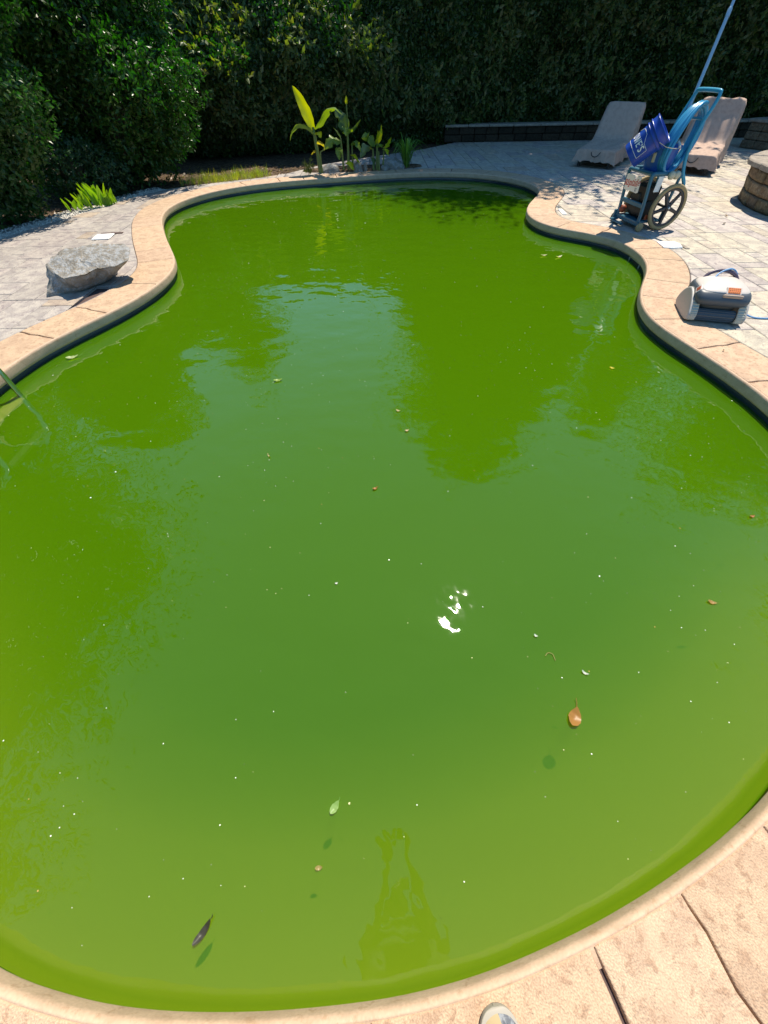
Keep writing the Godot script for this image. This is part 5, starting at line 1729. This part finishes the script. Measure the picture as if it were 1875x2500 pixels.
func make_debris() -> void:
	var p: Material = M.leaf_pale
	floating_leaf("largest floating leaf, tan and curled with a pale stalk, right of the sun's glint", "leaf", 0.72, -0.29, 1.0, 0.075, 0.046, Color(0.50, 0.24, 0.065), 0.25, p, 0.03)
	floating_leaf("white crescent petal floating just above the largest tan leaf", "petal", 0.82, -0.45, -0.6, 0.030, 0.010, Color(0.8, 0.8, 0.76), 0.4, p)
	floating_leaf("small fresh green leaf floating near the pool's near side", "leaf", -0.19, -0.03, 0.9, 0.045, 0.024, Color(0.34, 0.52, 0.16), 0.1, p, 0.008)
	floating_leaf("dark grey-brown leaf floating nearest the near left coping", "leaf", -0.56, 0.25, 0.95, 0.066, 0.020, Color(0.07, 0.065, 0.05), 0.3, p, 0.006)
	floating_leaf("bright yellow leaf floating off the right side of the pool", "leaf", 1.89, -2.81, -0.5, 0.040, 0.026, Color(0.72, 0.58, 0.02), 0.1, p)
	floating_leaf("little rust-brown leaf floating alone in the middle of the pool", "leaf", -0.05, -1.52, 0.5, 0.034, 0.018, Color(0.45, 0.20, 0.05), 0.3, p, 0.008)
	floating_leaf("pale green crumpled leaf floating by the left coping", "leaf", -2.71, -3.17, 0.5, 0.10, 0.05, Color(0.55, 0.62, 0.30), 0.2, p, 0.03)
	floating_leaf("brown leaf floating near the right rim, right of the largest tan leaf", "leaf", 1.52, -0.75, -0.4, 0.036, 0.020, Color(0.50, 0.30, 0.10), 0.2, p, 0.006)
	floating_leaf("left one of two cream leaves floating side by side below the cart", "leaf", 2.13, -5.56, 0.1, 0.085, 0.035, Color(0.66, 0.62, 0.32), 0.2, p)
	floating_leaf("right one of two cream leaves floating side by side below the cart", "leaf", 2.30, -5.49, 0.4, 0.10, 0.04, Color(0.66, 0.60, 0.34), 0.25, p)
	floating_leaf("tiny orange leaf floating at the right where the trees are mirrored", "leaf", 2.03, -1.25, 0.2, 0.030, 0.016, Color(0.50, 0.20, 0.06), 0.2, p)
	floating_leaf("thin curled straw-coloured bit floating left of the pool's middle", "leaf", -0.74, -1.83, -0.9, 0.034, 0.008, Color(0.62, 0.50, 0.22), 0.5, p)
	floating_leaf("pale straw-coloured leaf in mid-pool, upper of two close together", "leaf", 0.12, -2.29, -0.4, 0.036, 0.016, Color(0.55, 0.42, 0.18), 0.3, p)
	floating_leaf("brownish cream leaf in mid-pool, lower of two close together", "leaf", 0.17, -2.06, 0.4, 0.034, 0.018, Color(0.60, 0.42, 0.20), 0.3, p)
	floating_leaf("yellow-green leaf scrap floating on the left of the mirrored sky", "leaf", -0.83, -2.73, 0.3, 0.07, 0.035, Color(0.30, 0.44, 0.08), 0.2, p)
	floating_leaf("tan scrap floating between the green leaf and the near coping", "leaf", -0.23, 0.12, 0.1, 0.024, 0.012, Color(0.48, 0.36, 0.14), 0.3, p)
	floating_leaf("white seed husk floating to the upper left of the sun's glint", "petal", -0.24, -0.89, 0.4, 0.016, 0.010, Color(0.8, 0.8, 0.75), 0.3, p)
	floating_leaf("white fleck-shaped petal floating between glint and crescent petal", "petal", 0.66, -0.61, -0.6, 0.018, 0.010, Color(0.8, 0.8, 0.75), 0.3, p)
	var b := MB.new()
	b.tint = Color(0.55, 0.42, 0.16)
	b.tube(smooth_path([Vector3(-0.022, 0, 0.008), Vector3(-0.008, 0.001, -0.004), Vector3(0.010, 0.001, 0.002), Vector3(0.014, 0, 0.028)], 6), 0.0012, 5)
	var tw := obj("floating_twig", b, p)
	tw.position = Vector3(0.70, WATER_Y + 0.002, -0.53)
	tag(tw, "thin curved straw-coloured twig floating right of the sun's glint", "twig")
	# countless specks of pollen and seed on the surface
	b = MB.new()
	var ring := PackedVector3Array()
	for k in 6: ring.append(Vector3(cos(TAU * k / 6) * (1.0 if k % 2 else 0.7), 0.0, sin(TAU * k / 6) * (0.8 if k % 3 else 0.5)))
	b.fan(ring, Vector3(0, 0.35, 0))
	var where := []
	var tints := []
	var inner := lip_offset(-0.03)
	var tries := 0
	while where.size() < 1300 and tries < 20000:
		tries += 1
		var q := Vector2(rng.randf_range(-3.4, 3.0), rng.randf_range(-10.2, 0.3) if tries % 3 else rng.randf_range(-3.5, 0.3))
		if rng.randf() > 0.35 + 0.65 * smoothstep(-0.25, 0.35, wob.get_noise_2d(q.x * 45, q.y * 45 + 700) + 0.12 * q.x / 2.0): continue
		if not Geometry2D.is_point_in_polygon(q, inner): continue
		var dist := Vector2(q.x, q.y).length()
		var s := 0.0008 + 0.0020 * pow(rng.randf(), 2.0) * (1.0 + minf(dist, 8.0) * 0.14) * (1.9 if rng.randf() < 0.08 else 1.0)
		where.append(aim(Vector3(q.x, WATER_Y + 0.0015, q.y), Vector3(rng.randf_range(-0.2, 0.2), 1, rng.randf_range(-0.2, 0.2)), s))
		var k := rng.randf()
		tints.append(Color(0.80, 0.82, 0.72) if k < 0.62 else Color(0.62, 0.62, 0.30) if k < 0.85 else Color(0.55, 0.33, 0.10) if k < 0.94 else Color(0.03, 0.04, 0.02))
	var sp := scatter("floating_specks", b.mesh(), where, tints)
	sp.material_override = M.pebble
	tag(sp, "pale specks of seed and pollen floating all over the green water", "floating debris", "", "stuff")
	# a few dry leaves on the deck
	for d in [["small dark dry leaf on the deck between cart and planter", 4.76, -6.24, 0.5, Color(0.10, 0.06, 0.06)], ["reddish dry leaf on the deck, nearer the planter", 5.02, -6.62, 1.4, Color(0.28, 0.13, 0.11)], ["crumpled brown leaf on the deck just behind the robot", 3.72, -4.35, 2.2, Color(0.20, 0.12, 0.08)], ["tiny brown leaf on the coping below the robot", 2.71, -2.81, 0.9, Color(0.22, 0.10, 0.06)]]:
		var o := thing("dry_leaf", d[0], "leaf", turn_y(d[3], Vector3(d[1], 0.006, d[2])), "")
		broad_leaf(o, "blade", [Vector3(-0.03, 0.012, 0), Vector3(-0.01, 0.002, 0.006), Vector3(0.01, 0.002, 0.004), Vector3(0.03, 0.014, 0)] if d[1] > 3 else [Vector3(-0.012, 0.006, 0), Vector3(-0.004, 0.001, 0.002), Vector3(0.004, 0.001, 0.002), Vector3(0.012, 0.006, 0)], 0.035 if d[1] > 3 else 0.012, Vector3(0, 0, 1), d[4], p, 0.4, 0.2, int(d[1] * 100))

func make_things() -> void:
	make_boulder()
	make_pool_fittings()
	make_masonry()
	make_lounger("covered sun lounger standing furthest back, dappled with shade, left of the cart", Vector3(4.50, 0, -10.45), -0.62, 0.87, 0.25, 3)
	make_lounger("covered sun lounger in the sun right behind the cart, cover deeply folded", Vector3(6.02, 0, -9.60), -0.62, 0.94, 1.0, 8)
	make_cart()
	make_robot()
	make_debris()
	make_person()

# ---------------------------------------------------------------- the photographer
# one continuous skin round a skeleton of tapered capsules; bones: [from, to, r0, r1, colour]
func body_mesh(bones: Array, cell: float, blend: float, b: MB) -> void:
	var lo := Vector3(9, 9, 9)
	var hi := Vector3(-9, -9, -9)
	for n in bones:
		var r: float = maxf(n[2], n[3]) + 4 * cell
		lo = lo.min(n[0] - Vector3.ONE * r).min(n[1] - Vector3.ONE * r)
		hi = hi.max(n[0] + Vector3.ONE * r).max(n[1] + Vector3.ONE * r)
	var sx := int((hi.x - lo.x) / cell) + 2
	var sy := int((hi.y - lo.y) / cell) + 2
	var sz := int((hi.z - lo.z) / cell) + 2
	var sum := PackedFloat32Array()
	sum.resize(sx * sy * sz)
	var tone := PackedColorArray()
	tone.resize(sx * sy * sz)
	tone.fill(Color(0, 0, 0, 0))
	for n in bones:
		var a: Vector3 = n[0]
		var d: Vector3 = n[1] - a
		var l2 := maxf(d.length_squared(), 1e-9)
		var reach: float = maxf(n[2], n[3]) + blend * 5
		var p0 := ((a.min(n[1]) - Vector3.ONE * reach - lo) / cell).floor().max(Vector3.ZERO)
		var p1 := ((a.max(n[1]) + Vector3.ONE * reach - lo) / cell).ceil().min(Vector3(sx - 1, sy - 1, sz - 1))
		for z in range(int(p0.z), int(p1.z) + 1):
			for y in range(int(p0.y), int(p1.y) + 1):
				for x in range(int(p0.x), int(p1.x) + 1):
					var p := lo + Vector3(x, y, z) * cell
					var t := clampf((p - a).dot(d) / l2, 0, 1)
					var f := (p - a - d * t).length() - lerpf(n[2], n[3], t)
					if f < blend * 5:
						var e := exp(-f / blend)
						var i := (z * sy + y) * sx + x
						sum[i] += e
						var k: Color = n[4]
						var w := e * e * e
						tone[i] += Color(k.r * w, k.g * w, k.b * w, w)
	var id := {}
	for z in sz - 1:
		for y in sy - 1:
			for x in sx - 1:
				var i := (z * sy + y) * sx + x
				var c := [i, i + 1, i + sx, i + sx + 1, i + sx * sy, i + sx * sy + 1, i + sx * sy + sx, i + sx * sy + sx + 1]
				var inside := 0
				for k in 8:
					if sum[c[k]] > 1.0: inside += 1
				if inside == 0 or inside == 8: continue
				var at := Vector3.ZERO
				var hits := 0
				for e in [[0, 1], [2, 3], [4, 5], [6, 7], [0, 2], [1, 3], [4, 6], [5, 7], [0, 4], [1, 5], [2, 6], [3, 7]]:
					var fa := -log(maxf(sum[c[e[0]]], 1e-9))
					var fb := -log(maxf(sum[c[e[1]]], 1e-9))
					if (fa < 0) == (fb < 0): continue
					var t := fa / (fa - fb)
					var pa := Vector3(e[0] & 1, (e[0] >> 1) & 1, e[0] >> 2)
					var pb := Vector3(e[1] & 1, (e[1] >> 1) & 1, e[1] >> 2)
					at += pa.lerp(pb, t)
					hits += 1
				var k := tone[i] + tone[c[7]]
				b.tint = Color(k.r / maxf(k.a, 1e-9), k.g / maxf(k.a, 1e-9), k.b / maxf(k.a, 1e-9))
				id[i] = b.pt(lo + (Vector3(x, y, z) + at / hits) * cell)
	for z in range(1, sz - 1):
		for y in range(1, sy - 1):
			for x in range(1, sx - 1):
				var i := (z * sy + y) * sx + x
				var here := sum[i] > 1.0
				for ax in 3:
					var step: int = [1, sx, sx * sy][ax]
					var there := sum[i + step] > 1.0
					if here == there: continue
					var u: int = [sx, sx * sy, 1][ax]
					var w: int = [sx * sy, 1, sx][ax]
					var q := [i, i - u, i - u - w, i - w]
					if not (id.has(q[0]) and id.has(q[1]) and id.has(q[2]) and id.has(q[3])): continue
					if here:
						b.ix.append_array([id[q[0]], id[q[3]], id[q[2]], id[q[0]], id[q[2]], id[q[1]]])
					else:
						b.ix.append_array([id[q[0]], id[q[1]], id[q[2]], id[q[0]], id[q[2]], id[q[3]]])

func make_shoe(parent: Node, at: Transform3D) -> void:
	# local: toe towards -z, heel at +z 0.28
	var s := Node3D.new()
	s.transform = at
	put(s, "shoe", parent)
	var outline := func(t: float) -> Vector2:   # (left, right) half widths along the shoe
		var w := 0.046 * pow(sin(clampf(t * 1.15 + 0.03, 0, PI / 2)), 0.5) if t < 1.2 else 0.046
		return Vector2(w, w)
	var rows := []
	var sole := []
	for i in 25:
		var t := pow(i / 24.0, 1.7)
		var w := 0.050 * pow(clampf(1.0 - pow(1.0 - clampf(t / 0.26, 0, 1), 2.2), 0, 1), 0.42) * (1.0 - 0.28 * smoothstep(0.3, 0.65, t)) * sqrt(clampf(1.0 - pow(clampf((t - 0.86) / 0.14, 0, 1), 2.5), 0.02, 1))
		var h := lerpf(0.050, 0.098, smoothstep(0.1, 0.75, t)) * (0.62 + 0.38 * smoothstep(0.0, 0.14, t))
		var z := t * 0.29
		var ring := PackedVector3Array()
		for j in 15:
			var a := PI * j / 14.0
			ring.append(Vector3(-cos(a) * w * 0.97 * (1.0 - 0.25 * pow(sin(a), 3)), 0.024 + pow(sin(a), 0.75) * (h - 0.022), z))
		rows.append(ring)
		ring = PackedVector3Array()
		for q in [[-0.95, 0.0], [-1.02, 0.005], [-1.03, 0.020], [-0.98, 0.028], [0.98, 0.028], [1.03, 0.020], [1.02, 0.005], [0.95, 0.0]]:
			ring.append(Vector3(q[0] * (w + 0.002), q[1] + 0.010 * pow(1 - t, 6), z + (-0.001 if i == 0 else 0.004 if i == 24 else 0.0)))
		sole.append(ring)
	var toe := MB.new()
	toe.grid(rows.slice(0, 8).map(func(r): return r.slice(0, 9)))
	obj("toe_cap", toe, M.suede, s)
	var upper := MB.new()
	upper.grid(rows.slice(0, 8).map(func(r): return r.slice(8, 15)))
	upper.grid(rows.slice(7, 25))
	upper.grid([rows[24], rows[24]])
	obj("upper", upper, M.shoe_mesh, s)
	var so := MB.new()
	so.grid(sole, false, true)
	so.fan(sole[0], Vector3(0, 0.02, -0.004), true)
	so.fan(sole[24], Vector3(0, 0.015, 0.294))
	obj("sole", so, M.shoe_sole, s)

func make_person() -> void:
	var o := thing("person", "person at the near coping, tan-tipped grey shoe at the picture's bottom edge", "person", Transform3D(Basis(), Vector3(0.06, 0, 0.56)))
	var skin := Color(0.42, 0.25, 0.17)
	var shirt := Color(0.06, 0.07, 0.09)
	var cloth := Color(0.09, 0.085, 0.075)
	var off := Vector3(-0.06, 0, -0.56)   # bones below are given in the scene's metres
	var bones := []
	var add := func(a: Vector3, c: Vector3, r0: float, r1: float, col: Color) -> void:
		bones.append([a + off, c + off, r0, r1, col])
	var hip := {-1: Vector3(-0.05, 0.90, 0.62), 1: Vector3(0.17, 0.90, 0.62)}
	var knee := {-1: Vector3(-0.08, 0.49, 0.585), 1: Vector3(0.20, 0.49, 0.575)}
	var ankle := {-1: Vector3(-0.10, 0.10, 0.65), 1: Vector3(0.225, 0.10, 0.625)}
	for s in [-1, 1]:
		(add as Callable).call(hip[s], knee[s], 0.088, 0.060, cloth)
		(add as Callable).call(knee[s], ankle[s], 0.062, 0.047, cloth)
		(add as Callable).call(ankle[s], ankle[s] + Vector3(0, -0.045, -0.05), 0.042, 0.040, cloth)
	(add as Callable).call(Vector3(-0.02, 0.92, 0.62), Vector3(0.14, 0.92, 0.62), 0.115, 0.115, cloth)
	(add as Callable).call(Vector3(0.0, 1.00, 0.615), Vector3(0.12, 1.00, 0.615), 0.11, 0.11, shirt)
	(add as Callable).call(Vector3(-0.02, 1.15, 0.60), Vector3(0.12, 1.15, 0.60), 0.112, 0.112, shirt)
	(add as Callable).call(Vector3(-0.05, 1.30, 0.575), Vector3(0.14, 1.30, 0.575), 0.105, 0.105, shirt)
	(add as Callable).call(Vector3(-0.10, 1.395, 0.555), Vector3(0.185, 1.395, 0.555), 0.062, 0.062, shirt)
	(add as Callable).call(Vector3(0.04, 1.40, 0.55), Vector3(0.035, 1.51, 0.50), 0.055, 0.050, skin)
	var shoulder := {-1: Vector3(-0.135, 1.385, 0.55), 1: Vector3(0.225, 1.385, 0.55)}
	var elbow := {-1: Vector3(-0.10, 1.14, 0.42), 1: Vector3(0.18, 1.14, 0.42)}
	var wrist := {-1: Vector3(-0.068, 1.375, 0.20), 1: Vector3(0.078, 1.375, 0.20)}
	for s in [-1, 1]:
		(add as Callable).call(shoulder[s], shoulder[s].lerp(elbow[s], 0.6), 0.052, 0.050, shirt)
		(add as Callable).call(shoulder[s].lerp(elbow[s], 0.5), elbow[s], 0.042, 0.036, skin)
		(add as Callable).call(elbow[s], wrist[s], 0.038, 0.026, skin)
	var b := MB.new()
	body_mesh(bones, 0.016, 0.014, b)
	# head on a finer grid: skull, jaw, brow, nose, lips, ears; tilted towards the phone
	var h := Transform3D(Basis(Vector3.RIGHT, -0.42), Vector3(0.03, 1.605, 0.465) + off)
	var hb := []
	var hd := func(a: Vector3, c: Vector3, r0: float, r1: float, col: Color = skin) -> void:
		hb.append([h * a, h * c, r0, r1, col])
	(hd as Callable).call(Vector3(0, 0.035, 0.015), Vector3(0, 0.035, -0.012), 0.082, 0.076)
	(hd as Callable).call(Vector3(0, -0.03, -0.035), Vector3(0, -0.088, -0.052), 0.055, 0.028)
	(hd as Callable).call(Vector3(-0.028, 0.018, -0.078), Vector3(0.028, 0.018, -0.078), 0.012, 0.012)
	(hd as Callable).call(Vector3(0, 0.008, -0.086), Vector3(0, -0.030, -0.103), 0.007, 0.013)
	(hd as Callable).call(Vector3(-0.018, -0.058, -0.084), Vector3(0.018, -0.058, -0.084), 0.008, 0.008, Color(0.36, 0.16, 0.13))
	(hd as Callable).call(Vector3(0, -0.05, 0.04), Vector3(0, -0.13, 0.05), 0.05, 0.05)
	for s in [-1.0, 1.0]:
		(hd as Callable).call(Vector3(s * 0.083, 0.012, 0.012), Vector3(s * 0.086, -0.022, 0.008), 0.012, 0.009)
	body_mesh(hb, 0.006, 0.006, b)
	# hands: palm, four bent fingers behind the phone, thumb along its edge
	for s in [-1, 1]:
		var fb := []
		var w: Vector3 = wrist[s] + off
		var g := Vector3(s * 0.078, 1.495, 0.075) + off
		fb.append([w, g.lerp(w, 0.35), 0.024, 0.028, skin])
		fb.append([g.lerp(w, 0.45), g, 0.028, 0.024, skin])
		for f in 4:
			var t := f / 3.0
			var k := g + Vector3(-s * 0.004, 0.014 - t * 0.050, -0.004 - t * 0.006)
			var len: float = [0.036, 0.041, 0.038, 0.030][f]
			var m := k + Vector3(-s * len * 0.75, 0.006, -len * 0.55)
			var e := m + Vector3(-s * len * 0.8, 0.002, -0.004)
			fb.append([k, m, 0.0098, 0.0088, skin])
			fb.append([m, e, 0.0088, 0.0075, skin])
		var tb := g + Vector3(s * 0.012, -0.012, 0.012)
		var tm := tb + Vector3(s * 0.004, 0.034, -0.014)
		fb.append([tb, tm, 0.0125, 0.0105, skin])
		fb.append([tm, tm + Vector3(-s * 0.026, 0.018, -0.004), 0.0105, 0.0085, skin])
		body_mesh(fb, 0.005, 0.003, b)
	var bm := mat("body", Color.WHITE, 0.75, 0.3)
	bm.vertex_color_use_as_albedo = true
	obj("body", b, bm, o)
	var hair := MB.new()
	var rows := []
	for i in 10:
		var ring := PackedVector3Array()
		for j in 22:
			var th := PI * (0.02 + 0.60 * i / 9.0)
			var ph := TAU * j / 22
			var front := maxf(0.0, -sin(ph))
			th *= 1.0 - 0.42 * front
			var n := 1.0 + wob.get_noise_3d(sin(th) * cos(ph) * 220, cos(th) * 220, sin(th) * sin(ph) * 220) * 0.06
			ring.append(h * (Vector3(0, 0.035, 0.004) + Vector3(sin(th) * cos(ph) * 0.088, cos(th) * 0.092, sin(th) * sin(ph) * 0.098) * n))
		rows.append(ring)
	hair.grid(rows, false, true)
	obj("hair", hair, M.hair, o)
	for s in [-1.0, 1.0]:
		var eb := MB.new()
		eb.lathe([Vector2(0, 0.011), Vector2(0.0075, 0.008), Vector2(0.011, 0.0), Vector2(0.0075, -0.008), Vector2(0, -0.011)], 12, h * Transform3D(Basis(), Vector3(s * 0.031, 0.004, -0.072)))
		obj("eye", eb, M.white, o)
		eb = MB.new()
		eb.lathe([Vector2(0, 0.0118), Vector2(0.003, 0.0112), Vector2(0.0052, 0.0098)], 10, h * Transform3D(Basis(Vector3.RIGHT, -PI / 2), Vector3(s * 0.031, 0.003, -0.072)))
		obj("pupil", eb, M.black, o)
	make_shoe(o, turn_y(0.18, Vector3(0.243, 0, 0.361) + off))
	make_shoe(o, turn_y(0.22, Vector3(-0.125, 0, 0.46) + off))
	# the phone that takes the picture, just behind the lens
	var back := cam.transform.basis.z
	var ph := thing("phone", "dark phone held out over the near end of the water", "phone", Transform3D(cam.transform.basis, EYE + back * 0.045 + cam.transform.basis.y * -0.045))
	b = MB.new()
	b.box(Transform3D.IDENTITY, Vector3(0.074, 0.15, 0.009), 0.004)
	obj("case", b, M.black, ph)

# ---------------------------------------------------------------- the scene
func _ready() -> void:
	rng.seed = 20240611
	wob.seed = 5
	wob.noise_type = FastNoiseLite.TYPE_SIMPLEX_SMOOTH
	wob.frequency = 0.01
	wob.fractal_octaves = 3
	# camera: a very wide lens held out over the water, looking down the pool
	cam = Camera3D.new()
	var p := atan(976.0 / 802.0)
	var r := deg_to_rad(-1.2)
	var fwd := Vector3(0, -sin(p), -cos(p))
	var up := Vector3(0, cos(p), -sin(p))
	cam.transform = Transform3D(Basis(Vector3.RIGHT * cos(r) + up * sin(r), up * cos(r) - Vector3.RIGHT * sin(r), -fwd), EYE)
	cam.fov = rad_to_deg(2.0 * atan(1106.0 / 802.0))
	cam.near = 0.02
	cam.far = 500.0
	put(cam, "camera")
	# sky, sun and exposure
	var env := Environment.new()
	var sky := PhysicalSkyMaterial.new()
	sky.energy_multiplier = 3.7
	sky.turbidity = 1.0
	sky.mie_coefficient = 0.001
	sky.rayleigh_coefficient = 0.9
	sky.rayleigh_color = Color(0.17, 0.37, 0.68)
	env.sky = Sky.new()
	env.sky.sky_material = sky
	env.background_mode = Environment.BG_SKY
	env.tonemap_mode = Environment.TONE_MAPPER_LINEAR
	env.tonemap_exposure = 1.5
	env.sdfgi_enabled = true
	env.ssao_enabled = true
	env.ssil_enabled = true
	env.volumetric_fog_enabled = true
	env.volumetric_fog_density = 0.0
	var we := WorldEnvironment.new()
	we.environment = env
	put(we, "environment")
	var sun := DirectionalLight3D.new()
	var az := deg_to_rad(23.5)
	var el := deg_to_rad(63.3)
	var towards := Vector3(sin(az) * cos(el), sin(el), -cos(az) * cos(el))
	sun.basis = Basis.looking_at(-towards, Vector3.UP)
	sun.light_color = Color(1.0, 0.955, 0.88)
	sun.light_energy = 1.6
	sun.light_angular_distance = 0.5
	sun.shadow_enabled = true
	put(sun, "sun")
	make_materials()
	make_lip()
	make_ground()
	make_pool()
	make_water()
	make_hedges()
	make_plants()
	make_things()
